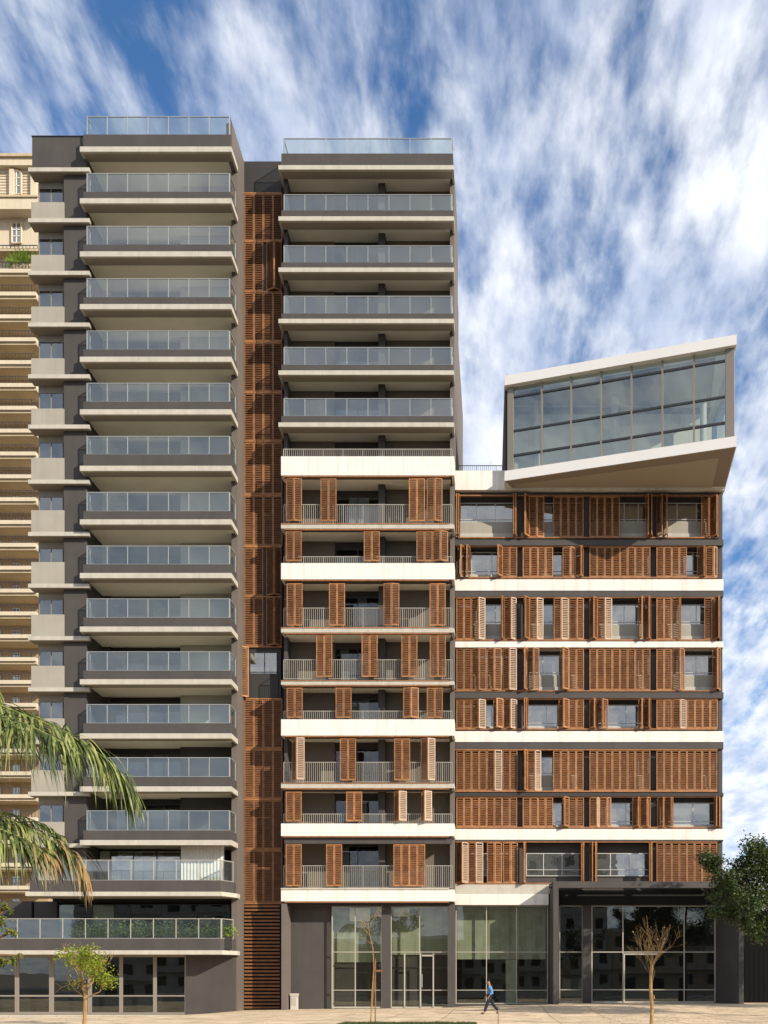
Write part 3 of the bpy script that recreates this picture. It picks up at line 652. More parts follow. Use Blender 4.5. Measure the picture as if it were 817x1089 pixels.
rows = [
 [(485, 485.6, 487), (487.2, 487.6, 489.2), (545.8, 546.3, 548), (548, 548.6, 550), (557, 558.4, 563), (563, 573, 579.6), (F_, 588.4, 4), (F_, 627, 4), (687, 689.6, 690.4), (690.6, 693.2, 694), (698.4, 704.5, 705), (705.2, 709.6, 710), (746, 754, 755.3), (755.4, 762.5, 763.6)],
 [(487, 490, 494), (494, 496.6, 500), (529, 529.6, 534.4), (F_, 534, 2), (F_, 556, 4), (598.4, 607.4, 611.8), (611.9, 618.2, 620.4), (F_, 627, 8), (F_, 698.2, 4), (741.5, 749, 750.2), (750.6, 760, 763)],
 [(F_, 485.4, 2), (501.8, 509, 516.2), (533, 534.2, 536), (536.2, 543.6, 549.4), (557.4, 558.6, 563), (563, 572, 578), (589, 598, 605), (605.4, 614.4, 621), (627, 631.8, 635), (635.2, 645, 652), (679, 683, 684.6), (684.8, 690.6, 692.2), (F_, 698.2, 2), (715, 723, 724.2), (749, 758, 759.6), (759.8, 764.8, 766)],
 [(F_, 485.4, 2), (501.8, 509.4, 517.8), (518, 525.6, 534.2), (534.6, 541.8, 550), (557, 558, 561.4), (561.6, 567.2, 573.4), (596, 599, 605), (F_, 605, 2), (F_, 627, 8), (F_, 698.2, 2), (715.2, 723, 728.2), (757.6, 763.2, 766.4)],
 [(F_, 485.4, 2), (501.8, 509.2, 516.8), (525, 528.4, 535.4), (535.8, 543, 550), (557, 558, 559), (559.2, 560, 561.6), (594.2, 599.4, 605.2), (F_, 605, 2), (627, 632.4, 634), (634.2, 640.8, 646.6), (679, 683, 684.6), (684.8, 690.6, 692.2), (F_, 698.2, 2), (715.2, 723.6, 730.2), (F_, 731, 4)],
 [(F_, 485.4, 4), (518.2, 526, 534), (F_, 534.4, 2), (557.4, 558.4, 560.8), (561, 569, 575.6), (F_, 588.4, 4), (F_, 627, 8), (F_, 698.2, 8)],
 [(F_, 485.4, 8), (F_, 556, 4), (598.8, 600.2, 605.2), (F_, 605, 2), (627, 635, 637.4), (637.6, 647, 650), (672.6, 679, 680.6), (681, 688.4, 691.8), (699, 705.8, 706.6), (706.8, 714.2, 716), (759.6, 762.2, 763.2), (763.2, 765.4, 766)],
 [(485.4, 491.4, 498), (498.2, 506, 514), (518, 526, 535), (535, 543, 550.8), (557, 557.6, 559.2), (618, 618.8, 619.6), (619.8, 620.6, 621.4), (627.6, 630.2, 631.4), (631.8, 633.8, 634.8), (690, 691.2, 692), (692.2, 693, 693.8), (F_, 698.2, 8)]]
lwr = 8.1*DSH/F
PALE = ((2, 501.8), (2, 536.2), (2, 563), (2, 589), (2, 635.2), (3, 534.6), (4, 501.8), (4, 535.8), (4, 715.2), (5, 518.2), (5, 561), (6, 627), (7, 485.4), (7, 498.2))  # shutters whose second leaf has the sun glare painted in
for (yt, yb), specs in zip(roww, rows):
    z1, z0 = Z(yt, DSH)-.004, Z(yb, DSH)+.004
    for s_ in specs:
        if s_[0] == F_:
            n = s_[2]; x0 = X(s_[1], DSH)
            while n > 0:
                k = min(4, n); flat(rb_, x0, k, DSH, z0, z1, lwr, 'folding_shutter' if k == 2 else 'shutter_screen'); x0 += k*lwr+.0; n -= k
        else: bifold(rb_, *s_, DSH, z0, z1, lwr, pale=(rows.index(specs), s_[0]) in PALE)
b = MB(); bars(b, XR0+.1, X(534, 62.2), 62.2, Z(501, DR), Z(495.5, 62.2), m=m_dframe); b.build('roof_railing', rb_)
b = MB(); b.box(X(486, 62.4), X(581, 62.4), 66.0, 66.2, -.6, Z(948, DR)-.01, m_room)
b.box(XM+.05, X(581, 62.4), 62.35, 66, Z(962, DR)-.003, Z(948, DR)-.01, m_inner)
b.box(X(486, 62.4), X(581, 62.4), 62.9, 63.0, Z(1020, 62.4), Z(962.5, DR)-.01, m_green_in); b.box(X(538, 62.4), X(549, 62.4), 62.9, 63.0, 0, Z(1020.5, 62.4), m_green_in)
b.box(X(484.6, 62.2), X(583, 62.2), 62.1, 62.5, -.6, Z(1067.5, 62.3), m_dark)
b.box(X(596, 63), X(761, 63), 66.3, 66.5, -.2, Z(948, DR)-.01, m_black)
b.build('ground_floor_wall', rb_)
shopfront(rb_, 484.8, 583, 62.3, [517.5, 549.5], [963, 1012.5, 1053, 1067.5], m_rail)

# ------------------------------------------------------------------ ENTRANCE PORTAL
pt_ = empty('entrance_portal', (X(690, 61.5), 61.5, .3), 'charcoal framed entrance portal standing out from the foot of the shuttered block', 'portal')
dpf, dpb = 60.1, 62.3
b = MB(); zt, zs = Z(937.3, dpf), Z(944.2, dpf)
xl, xl2, xr, xr2 = X(588.6, dpf), X(594, dpf), X(786, dpf), X(791.3, dpf)
bk = X(583.4, 62.3)
b.prism([(xl, dpf), (xl2, dpf), (X(594.5, 63), 63.0), (bk, 63.0)], -.4, zs, m_dark)
b.prism([(xr, dpf), (xr2, dpf), (X(790, 63)+.2, 63.6), (X(761.3, 63), 63.6), (X(761.3, 63), 63.0)], -.4, zs, m_dark)
b.prism([(xl, dpf), (xr2, dpf), (xr2, dpf+.35), (xl-.05, dpf+.35)], zs+.002, zt, m_dark)
b.prism([(xl-.05, dpf+.352), (xr2, dpf+.352), (xr2-.3, 63.6), (XR1-.1, 63.6), (XR1-.1, 61.88), (bk, 61.88)], zt-.25, zt-.03, m_dark2)
b.box(xl2, xr, dpf+.36, dpf+.9, zs+.05, zt-.26, m_dark2)
b.box(X(594.5, 63), X(761.3, 63), 62.6, 63.2, Z(962.5, 63), zt-.26, m_black)
b.build('frame', pt_)
b = MB(); b.box(X(620, 62.9), X(628.8, 62.9), 62.75, 63.3, -.3, Z(962.6, 62.9), m_dark); b.build('column', pt_)
shopfront(pt_, 594.6, 620, 63.02, [], [963, 1012.5, 1052.6, 1066], m_rail, fw=.07)
shopfront(pt_, 629, 761, 63.02, [662.5, 727.6], [963, 1012.5, 1052.6, 1066], m_rail, fw=.07)
b = MB(); b.box(X(663, 62.95), X(664.6, 62.95), 62.9, 62.96, Z(1065.5, 63), Z(1014, 63), m_rail); b.box(X(664.6, 62.95), X(700, 62.95), 62.9, 62.96, Z(1015.4, 63), Z(1014, 63), m_rail); b.build('entrance_door', pt_)
# neighbour's dark wall
mdw = mat('dark_gate_metal', (.007, .006, .006), .8, .1, spec=.1)
b = MB(); b.box(X(789, 64.5), X(1000, 64.5), 64.5, 65, -.3, Z(968, 64.5), mdw)
for i in range(40): b.box(X(792, 64.4)+i*.3, X(792, 64.4)+i*.3+.28, 64.42, 64.49, -.2, Z(1010, 64.4), mdw)
tag(b.build('boundary_wall'), 'dark boundary wall beside the portal, under the leafy tree at the right edge', 'wall')

# ------------------------------------------------------------------ ROOFTOP GLASS PAVILION
gp = empty('glass_pavilion', (X(660, 63), 63, 31.1), 'white rimmed glass pavilion cantilevered askew from the roof of the shuttered block', 'pavilion')
FLp = Vector((X(536.7, 60.9), 60.9)); FRp = Vector((X(783.5, 57.0), 57.0)); BRp = Vector((13.6, 62.2)); BR2 = Vector((13.6, 72)); BLp = Vector((X(535.5, 61.2)-.05, 72))
ZB, ZT = 31.12, 37.30
mwp = mat('white_metal_cladding', (.78, .76, .72), .45, .02, .5)
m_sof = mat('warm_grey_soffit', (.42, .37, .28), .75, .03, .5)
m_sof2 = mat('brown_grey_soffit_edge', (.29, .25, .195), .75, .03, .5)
outl = [tuple(FLp), tuple(FRp), tuple(BRp), tuple(BR2), tuple(BLp)]
b = MB(); b.prism(outl, ZB, ZB+.58, mwp)
# soffit skins just under the plate
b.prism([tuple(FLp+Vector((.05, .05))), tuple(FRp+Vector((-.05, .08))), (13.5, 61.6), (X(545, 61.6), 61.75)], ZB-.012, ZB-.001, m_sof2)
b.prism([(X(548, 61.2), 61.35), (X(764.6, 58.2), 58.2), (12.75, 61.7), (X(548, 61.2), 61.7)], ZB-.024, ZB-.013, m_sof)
b.build('floor_slab', gp)
b = MB(); b.prism(outl, ZT-.56, ZT, mwp); b.box(X(541, 63), X(556, 63), 64, 66, ZT, ZT+.35, m_dark); b.build('roof', gp)
u = (FRp-FLp).normalized(); nn = Vector((u.y, -u.x)); ln = (FRp-FLp).length      # nn points to the camera
gF = FLp-nn*.35
def pq(s_, o): return gF+u*s_+nn*o
b = MB(); zg0, zg1 = ZB+.58, ZT-.56
def vbar(s0, s1, o0, o1, z0, z1, m): b.prism([tuple(pq(s0, o1)), tuple(pq(s1, o1)), tuple(pq(s1, o0)), tuple(pq(s0, o0))], z0, z1, m)
m_mull = mat('taupe_mullion', (.22, .195, .165), .5, .03)
vbar(.10, .42, -.3, .1, zg0, zg1, m_mull); vbar(ln-.6, ln-.15, -.3, .1, zg0, zg1, m_mull)
s0, s1 = .42, ln-.6
for i in range(8):
    s_ = s0+(s1-s0)*i/7; vbar(s_-.05, s_+.05, -.1, .09, zg0, zg1, m_mull)
for f in (32.70, 34.15, 36.15): 
    for i in range(7): vbar(s0+(s1-s0)*i/7+.051, s0+(s1-s0)*(i+1)/7-.051, -.09, .06, f-.055, f+.055, m_dframe)
b.build('mullions', gp)
b = MB(); p0, p1 = pq(s0, 0), pq(s1, 0)
zz_ = [zg0, 32.70, 34.15, 36.15, zg1]
for i in range(7):
    for za, zb in zip(zz_, zz_[1:]):
        p0, p1 = pq(s0+(s1-s0)*i/7, 0), pq(s0+(s1-s0)*(i+1)/7, 0); j1, j2 = nn*random.gauss(0, .004), nn*random.gauss(0, .004); q1, q2, q3, q4 = p0+j1-j2, p1+j1+j2, p1-j1+j2, p0-j1-j2
        b.quad((q1.x, q1.y, za), (q2.x, q2.y, za), (q3.x, q3.y, zb), (q4.x, q4.y, zb), m_pav)
q0 = pq(s1+.3, -.2); b.quad((q0.x, q0.y+.1, zg0), (13.45, 71.8, zg0), (13.45, 71.8, zg1), (q0.x, q0.y+.1, zg1), m_pav)
b.build('pane', gp)
b = MB(); b.prism([(FLp.x+.05, 61.4), (FLp.x+.2, 61.4), (BLp.x+.2, 71.8), (BLp.x+.02, 71.8)], zg0, zg1, m_dark2)
b.box(X(545, 63), 13.0, 63.0, 63.15, zg0, 35.49, m_ceil); b.box(X(545, 63), 12.6, 62.9, 63.2, 35.5, 36.15, m_white)
b.box(X(545, 63), 13.0, 63.25, 71.5, zg1-.1, zg1-.01, m_dark)
b.prism([(FLp.x+.4, 61.75), (12.2, 58.2), (12.9, 62.95), (FLp.x+.4, 62.85)], zg1-.1, zg1-.01, m_soffit)
b.build('interior_wall', gp)
for xx, yy in ((X(571, 62.5), 62.5), (X(654, 62), 62.0), (X(748, 61.6), 61.6)):
    b = MB(); b.tube([(xx, yy, zg0), (xx, yy, zg1-.1)], .20, m_white, 14); b.build('column', gp, smooth=False)

# ------------------------------------------------------------------ BEIGE TOWER BEHIND LEFT
DT = 136.0
m_tan = mat('sunlit_sandstone', (.48, .385, .25), .85, .10, .3, .2, 4, .15)
m_tan2 = mat('pale_stone', (.58, .50, .37), .85, .06, .3, streaks=.1)
m_tan3 = mat('ochre_recess', (.38, .275, .155), .85, .1, .3)
bt = empty('residential_tower', (X(0, 140), 140, 0), 'tall cream stone tower with many narrow balconies, behind the grey tower on the left edge', 'residential tower')
b = MB()
b.box(X(-70, DT), X(40, DT), 139.2, 160, -.6, Z(290, DT), m_tan3)
b.box(X(-70, DT), X(40, DT), 138.0, 160, Z(290, DT)+.01, Z(168, DT), m_tan2)
b.box(X(-70, DT), X(41, DT), 137.2, 160, Z(167.9, DT), Z(160, DT), m_tan2); b.box(X(-70, DT), X(42, DT), 136.9, 160, Z(159.9, DT), Z(157, DT), m_tan)
b.box(X(4, DT), X(9, DT), 137.5, 137.99, Z(206, DT), Z(170, DT), m_tan2); b.box(X(27, DT), X(33, DT), 137.5, 137.99, Z(206, DT), Z(170, DT), m_tan2)
for k in range(12): b.box(X(-70, DT), X(40, DT), 137.93, 137.99, Z(172+k*3.1, DT), Z(171.7+k*3.1, DT), m_tan)
b.box(X(-70, DT), X(40, DT), 136.2, 137.99, Z(221, DT), Z(207.5, DT), m_tan2); b.box(X(-70, DT), X(40, DT), 136.0, 136.19, Z(209, DT), Z(207, DT), m_tan)
b.box(X(-70, DT), X(40, DT), 136.5, 137.99, Z(264, DT), Z(261.5, DT), m_tan)
b.build('wall', bt)
def arched(px0, px1, ya, yb, arch):
    b = MB(); x0, x1 = X(px0, 137.9), X(px1, 137.9); z0, z1 = Z(yb, 137.9), Z(ya, 137.9); r = (x1-x0)/2; xc = (x0+x1)/2
    top = z1-r if arch else z1
    pts = [(x0, z0), (x1, z0), (x1, top)]+([(xc+r*math.cos(a), top+r*math.sin(a)) for a in [math.pi*k/10 for k in range(1, 10)]] if arch else [])+[(x0, top)]
    n = len(b.v); b.v += [(p[0], 137.84, p[1]) for p in pts]; b.f.append(tuple(range(n, n+len(pts)))); b.m.append(b.mi(m_win))
    b.v += [(p[0]+(p[0]-xc)*.0, 137.9, p[1]) for p in pts]; b.f.append(tuple(range(n+len(pts), n+2*len(pts)))); b.m.append(b.mi(m_black))
    ring = [(p[0], 137.8, p[1]) for p in pts]+[(pts[0][0], 137.8, pts[0][1])]
    b.tube(ring, .16, m_tan2, 4, False)
    b.box(xc-.06, xc+.06, 137.76, 137.83, z0, z1, m_white)
    for f in (.35, .68): b.box(x0, x1, 137.76, 137.83, z0+(z1-z0)*f-.05, z0+(z1-z0)*f+.05, m_white)
    b.build('arched_window' if arch else 'window', bt)
arched(12.8, 23, 182, 207, True); arched(13, 23, 238, 259, False); arched(-14, -4, 182, 207, True)
b = MB(); bars(b, X(-70, 136.6), X(40, 136.6), 136.6, Z(261, DT), Z(258, DT), step=.5, r=.03, m=m_dframe, top=.12); b.build('railing', bt)
y = 288.0; k = 0
while y < 1050:
    b = MB(); b.box(X(-70, DT), X(38, DT), DT, 139.19, Z(y+1.8, DT), Z(y-2.2, DT), m_tan2)
    b.box(X(-70, DT), X(38, DT), DT+.25, 139.19, Z(y+4.5, DT), Z(y+1.81, DT), m_tan)
    bo = b.build('balcony', bt)
    b = MB(); bars(b, X(-70, DT), X(37, DT), DT+.1, Z(y-2.2, DT), Z(y-9.5, DT), step=.42, r=.028, m=m_dframe, top=.07); b.build('railing', bo)
    if y > 430:
        window(bo, X(-6, 139.1), X(1, 139.1), Z(y-2, DT), Z(y-15, DT), 139.1, [.5], None, back=.04, fw=.12); window(bo, X(13, 139.1), X(21.5, 139.1), Z(y-2, DT), Z(y-15, DT), 139.1, [.5], None, back=.04, fw=.14)
    y += 24.3; k += 1

# ------------------------------------------------------------------ vegetation
def leafquad(b, p, s_, m, up=None):
    a = Vector((random.gauss(0, 1), random.gauss(0, 1), random.gauss(0, .7))).normalized(); c = a.cross(Vector((random.gauss(0, 1), random.gauss(0, 1), random.gauss(0, 1)))).normalized()
    L_ = s_*random.uniform(.6, 1.3); W_ = L_*.45; p = Vector(p)
    b.quad(p-a*L_*.5, p+c*W_*.5, p+a*L_*.5, p-c*W_*.5, m)
def branchy(b, p, d, ln, r, depth, m, tips, spread=.6, up=.25, shrink=.72, kids=(2, 3), sides=5, wob=.12, rmin=.006):
    pts = [Vector(p)]; dd = Vector(d).normalized(); seg = 3
    for i in range(seg):
        dd = (dd+Vector((random.gauss(0, wob), random.gauss(0, wob), random.gauss(0, wob)+up*.15))).normalized(); pts.append(pts[-1]+dd*ln/seg)
    r2 = max(rmin, r*.62); b.tube(pts, [r+(r2-r)*i/seg for i in range(seg+1)], m, sides)
    if depth == 0: tips.append((pts[-1], dd)); tips.append((pts[-2], dd)); return
    for k in range(random.randint(*kids)):
        a = Vector((random.gauss(0, 1), random.gauss(0, 1), random.gauss(0, 1))); a = (a-dd*a.dot(dd)).normalized()
        nd = (dd*(1-spread*.3)+a*spread*random.uniform(.6, 1.3)+Vector((0, 0, up))).normalized()
        branchy(b, pts[-1] if k < 2 else pts[-2], nd, ln*shrink*random.uniform(.75, 1.15), r2, depth-1, m, tips, spread, up, shrink, kids, sides if r2 > .02 else 4, wob, rmin)
m_bark = mat('brown_bark', (.20, .12, .06), .9, .3, 6, .4, 30)
m_dbark = mat('dark_bark', (.05, .035, .022), .9, .3, 6)
m_twig = mat('golden_twig', (.20, .125, .055), .9, .3, 6)
m_gold = mat('golden_bark', (.30, .185, .075), .85, .25, 8, .3, 30)
def leafmat(name, c, c2, tr=.35):
    m = mat(name, c, .55, .25, 5, c2=c2, c2s=2.5); t = m.node_tree; l = t.links.new; b_ = t.nodes['Principled BSDF']; o = [n for n in t.nodes if n.type == 'OUTPUT_MATERIAL'][0]
    td = t.nodes.new('ShaderNodeBsdfTranslucent'); l(b_.inputs['Base Color'].links[0].from_socket, td.inputs[0]); ms = t.nodes.new('ShaderNodeMixShader'); ms.inputs[0].default_value = tr
    l(b_.outputs[0], ms.inputs[1]); l(td.outputs[0], ms.inputs[2]); l(ms.outputs[0], o.inputs[0]); return m
m_lime = leafmat('lime_leaf', (.32, .36, .03), (.20, .26, .03), .45)
m_dleaf = leafmat('dark_glossy_leaf', (.022, .042, .008), (.050, .080, .013), .15)
m_ygl = leafmat('yellow_green_leaf', (.25, .27, .05), (.15, .20, .03), .4)
m_palm = leafmat('palm_leaflet', (.13, .17, .03), (.34, .35, .12), .25)
m_palm2 = leafmat('shaded_palm_leaflet', (.045, .07, .016), (.08, .11, .025), .15)
m_palmd = leafmat('dry_palm_leaflet', (.40, .27, .11), (.30, .18, .07), .3)
m_shrub = leafmat('shrub_leaf', (.16, .25, .03), (.26, .33, .05), .3)

# small leafy tree, left
random.seed(11)
d = 38.0; base = Vector((X(90, d), d, 0)); t_ = empty('young_tree', base, 'small lime green tree with golden trunk in front of the left shop windows', 'tree')
b = MB(); tips = []
b.tube([base, base+Vector((.03, 0, .9)), base+Vector((-.02, 0, 1.6))], [.085, .07, .06], m_gold, 8)
for k in range(8): branchy(b, base+Vector((0, 0, .95+.075*k)), (math.cos(k*2.4)*.8, math.sin(k*2.4)*.6, .2+.12*k), .62+.2*(k%3), .028, 2, m_gold, tips, .7, .2, .68)
b.build('trunk', t_)
b = MB()
for (p, dd) in tips:
    if (p-(base+Vector((0, 0, 1.75)))).length > 1.2: continue
    for k in range(random.choice((12, 34, 52, 66))): leafquad(b, p+Vector((random.gauss(0, .15), random.gauss(0, .15), random.gauss(0, .14))), .115, m_lime)
b.build('crown', t_)
# bare tree, right
random.seed(5)
d = 38.0; base = Vector((X(693, d), d, 0)); t_ = empty('bare_tree', base, 'leafless young tree with golden bark and fine upright twigs before the portal', 'tree')
b = MB(); tips = []
b.tube([base, base+Vector((.02, 0, .6)), base+Vector((-.03, 0, 1.3)), base+Vector((-.02, 0, 1.9)), base+Vector((0, 0, 2.3))], [.075, .068, .065, .055, .05], m_gold, 8)
b.tube([base+Vector((.02, 0, .93)), base+Vector((.09, -.03, .98)), base+Vector((.08, -.02, 1.1))], [.03, .035, .015], m_gold, 6)
b.build('trunk', t_)
b = MB()
for k in range(13): branchy(b, base+Vector((-.02, 0, 1.45+.07*k)), (math.cos(k*2.4)*.42, math.sin(k*2.4)*.35, .95), random.uniform(.5, .85), .013, 3, m_twig, tips, .55, .34, .78, rmin=.0036, sides=4, wob=.16)
b.build('branches', t_)
b = MB()
for (p, dd) in tips[::23]: leafquad(b, p, .09, m_palmd)
b.build('dry_leaves', t_)
# staked sapling, centre
random.seed(3)
d = 40.6; base = Vector((X(394.5, d), d, 0)); t_ = empty('staked_sapling', base, 'thin bending sapling tied to wooden stakes before the middle shopfront', 'sapling')
b = MB()
b.tube([base, base+Vector((.05, 0, 1.2)), base+Vector((.12, 0, 2.1)), base+Vector((.08, 0, 2.9)), base+Vector((-.06, 0, 3.5)), base+Vector((-.16, 0, 4.3))], [.03, .025, .02, .018, .014, .008], m_gold, 6)
tips = []
for k in range(5): branchy(b, base+Vector((-.02+.03*random.random(), 0, 3.1+.25*k)), (random.gauss(0, .6), random.gauss(0, .4), .5), .35, .009, 1, m_gold, tips, .6, .2, .7, rmin=.004, sides=4)
b.build('trunk', t_)
b = MB()
for (p, dd) in tips:
    for k in range(4): leafquad(b, p+Vector((random.gauss(0, .08), random.gauss(0, .08), random.gauss(0, .08))), .08, m_palmd)
b.build('dry_leaves', t_)
for (dx, dx2, h) in ((-.02, .18, 2.05), (.17, .17, 2.5)):
    b = MB(); b.tube([base+Vector((dx, .05, 0)), base+Vector((dx2, .05, h))], .028, m_bark, 6); b.build('stake', t_)
b = MB(); b.box(base.x+.15, base.x+.42, d-.0, d+.06, 1.98, 2.06, m_louv); b.build('tie_board', t_)
# dark tree, right edge
random.seed(21)
d = 46.0
def blob_tree(name, label, base, trunk_top, blobs, m_leaf, m_tr, n, ls, cat='tree'):
    t_ = empty(name, base, label, cat)
    b = MB(); tr_top = Vector(trunk_top); b.tube([base, base.lerp(tr_top, .5)+Vector((.1, .05, 0)), tr_top], [.24, .19, .14], m_tr, 9)
    lb = MB()
    for (c, r) in blobs:
        c = Vector(c); mid = tr_top.lerp(c, .5)+Vector((0, 0, .2)); b.tube([tr_top, mid, c], [.09, .06, .025], m_tr, 6)
        for k in range(7):
            e = c+Vector((random.gauss(0, 1), random.gauss(0, 1), random.gauss(0, .8))).normalized()*r*random.uniform(.6, 1.0); b.tube([c.lerp(mid, .25*random.random()), c.lerp(e, .6)+Vector((0, 0, .05)), e], [.022, .014, .006], m_tr, 4)
            for j in range(int(n*r*r/7)):
                s_ = Vector((random.gauss(0, 1), random.gauss(0, 1), random.gauss(0, 1))); leafquad(lb, e.lerp(c, random.random()*.75)+s_*r*.20, ls, m_leaf)
    b.build('trunk', t_); lb.build('crown', t_); return t_
P3 = lambda px, py, d: (X(px, d), d, Z(py, d))
blobs = []
for (px, py, dd, r) in ((752, 918, 46, .75), (770, 935, 45.5, .85), (795, 915, 46, .9), (815, 905, 46.5, .9), (790, 960, 45, 1.0), (815, 950, 46, 1.2), (840, 930, 46, 1.4), (770, 968, 46, .8), (808, 985, 45.6, .8), (835, 975, 46, 1.1), (785, 945, 47.5, 1.1), (820, 925, 48, 1.3), (870, 900, 47, 1.7), (880, 950, 46, 1.7), (860, 870, 48, 1.4), (915, 920, 47, 1.8), (765, 948, 47, .7), (800, 980, 47, .8)):
    blobs.append((P3(px, py, dd), r))
blob_tree('leafy_tree', 'dark leaved tree reaching in over the portal from the right edge', Vector((X(868, 46.5), 46.5, 0)), P3(866, 985, 46.5), blobs, m_dleaf, m_dbark, 2300, .14)
b = MB(); 
# left yellow-green tree
random.seed(31); d = 30.0
blobs = [(P3(-2, 978, d), .38), (P3(8, 965, d), .22), (P3(12, 992, d), .22), (P3(-20, 990, d), .6), (P3(-6, 1022, d), .34), (P3(12, 1022, d), .2), (P3(22, 1016, d), .10), (P3(-40, 950, d), .8), (P3(-60, 1000, d), .8), (P3(-35, 1010, d), .6)]
blob_tree('leafy_tree', 'yellow green tree whose leaf tips enter low at the left edge below the palm', Vector((X(-55, d), d, 0)), P3(-50, 1030, d), blobs, m_ygl, m_bark, 2200, .11)
# unseen trees added outside the frame on the right to shade the portal
random.seed(41)
for (bx_, by_, hh) in ((22.3, 49.8, 11.0), (29, 47, 11.5)):
    base = Vector((bx_, by_, 0)); bl_ = [((bx_+random.uniform(-3.0, 3.0), by_+random.uniform(-2.5, 2.5), hh+random.uniform(-3, 3.0)), random.uniform(1.2, 1.9)) for _ in range(17)]
    blob_tree('leafy_tree', 'unseen dark tree %s, added outside the right edge for shade' % ('nearest the portal' if bx_ < 25 else 'nearest the road'), base, (bx_, by_, hh-4), bl_, m_dleaf, m_bark, 170, .26)

# palm
random.seed(17)
d = 22.0; cr_ = Vector(P3(-95, 800, d)); base = Vector((cr_.x-.2, d, 0))
pl = empty('palm_tree', base, 'palm leaning in from the left edge with drooping fronds, the lowest one tipped dry orange', 'palm')
b = MB(); b.tube([base, base.lerp(cr_, .4)+Vector((.1, 0, 0)), base.lerp(cr_, .75), cr_], [.2, .16, .15, .19], m_bark, 12); b.build('trunk', pl)
def frond(pts, ll, dry_from=2.0, dens=52, w_=.031, droop=1.0, seed=0):
    random.seed(seed); b = MB(); P = [Vector(p) for p in pts]
    def curve(t):
        # Catmull-Rom
        n = len(P)-1; k = min(int(t*n), n-1); f = t*n-k; p1, p2 = P[k], P[k+1]; p0 = P[k-1] if k else p1*2-p2; p3 = P[k+2] if k+2 <= n else p2*2-p1
        return .5*((2*p1)+(p2-p0)*f+(2*p0-5*p1+4*p2-p3)*f*f+(3*p1-p0-3*p2+p3)*f**3)
    S_ = [curve(i/24) for i in range(25)]
    b.tube(S_, [.028*(1-i/26)+.004 for i in range(25)], m_palm, 5)
    for i in range(dens*2):
        t = .08+.92*(i//2)/dens; side = 1 if i % 2 else -1
        p = curve(min(t, .999)); tg = (curve(min(t+.02, 1))-curve(max(t-.02, 0))).normalized()
        lat = tg.cross(Vector((0, 0, 1))).normalized()*side; upv = lat.cross(tg).normalized()*side
        L_ = ll*(math.sin(math.pi*min(1, .2+t*.75))**.6)*random.uniform(.55, 1.15)
        dirv = (lat*random.uniform(.4, .95)+tg*random.uniform(.3, 1.0)+Vector((0, 0, random.uniform(-.3, .6)))).normalized()
        mm = m_palmd if t > dry_from-random.uniform(0, .12) and random.random() < .85 else (m_palm if random.random() < .6 else m_palm2)
        q = p.copy(); prev = None; ns = 6; ww = w_*random.uniform(.7, 1.1)
        wd = dirv.cross(Vector((random.gauss(0, .3), random.gauss(0, .3), 1))).normalized()
        for s_ in range(ns+1):
            f = s_/ns; wv = wd*ww*(.35+1.2*f if f < .4 else .83*(1-f)/.6+.02)
            cur = (q-wv, q+wv)
            if prev: b.quad(prev[0], prev[1], cur[1], cur[0], mm)
            prev = cur; dirv = (dirv+Vector((0, 0, -.36*droop*random.uniform(.5, 1.4)))).normalized(); q = q+dirv*L_/ns
    return b.build('frond', pl)
frond([cr_, P3(-30, 748, 21.8), P3(30, 762, 21.6), P3(85, 788, 21.6), P3(125, 818, 21.8), P3(146, 850, 22.0)], 1.75, seed=1, dens=100)
frond([cr_, P3(-45, 765, 21.0), P3(0, 762, 20.8), P3(45, 778, 20.6), P3(82, 800, 20.6)], 1.9, seed=2, dens=76)
frond([cr_, P3(-45, 750, 22.4), P3(5, 752, 22.4), P3(55, 770, 22.5), P3(100, 800, 22.6), P3(120, 830, 22.6)], 1.7, seed=6, dens=78)
frond([cr_, P3(-50, 850, 21.6), P3(0, 868, 21.4), P3(45, 888, 21.4), P3(78, 910, 21.5), P3(93, 935, 21.6)], 1.5, dry_from=.74, seed=3, dens=96)
frond([cr_, P3(-60, 860, 20.6), P3(-15, 876, 20.4), P3(25, 892, 20.4), P3(60, 915, 20.5)], 1.5, dry_from=.93, seed=4, dens=74)
frond([cr_, P3(-60, 850, 22.2), P3(-10, 862, 22.2), P3(35, 872, 22.2), P3(70, 892, 22.3)], .95, seed=7, dens=60)
frond([cr_, P3(-70, 730, 22.4), P3(-30, 722, 22.6), P3(0, 745, 22.8), P3(18, 785, 22.8)], 1.2, seed=5, dens=56)
for k in range(9):
    a = R(95+k*22); e = Vector((math.cos(a), math.sin(a), 0))
    frond([cr_, cr_+e*.9+Vector((0, 0, .7)), cr_+e*1.9+Vector((0, 0, .6)), cr_+e*2.7+Vector((0, 0, -.3))], .8, seed=20+k, dens=24)
# terrace shrubs
random.seed(8)
for k, px in enumerate((88, 106, 124, 144, 163, 184, 204, 222, 238)):
    dd = 58.95; base = Vector((X(px, dd), dd, Z(1010, 58.3)+.02)); pass
    o = empty('potted_shrub', base, '%s green shrub from the left behind the long terrace glass' % ['first', 'second', 'third', 'fourth', 'fifth', 'sixth', 'seventh', 'eighth', 'ninth and last'][k], 'shrub', 'shrubs along the first floor terrace')
    b = MB(); b.box(base.x-.42, base.x+.42, dd-.2, dd+.2, base.z, base.z+.74, m_dark2); b.build('planter', o)
    b = MB()
    for i in range(420):
        s_ = Vector((random.gauss(0, .30), random.gauss(0, .13), abs(random.gauss(0, .36)))); leafquad(b, base+Vector((0, 0, .74))+s_, .17, m_shrub)
    b.build('foliage', o)
base = Vector(P3(24, 283, 136.8)); o = empty('terrace_palm', base, 'spiky green bush on the high terrace of the cream tower', 'shrub')
b = MB()
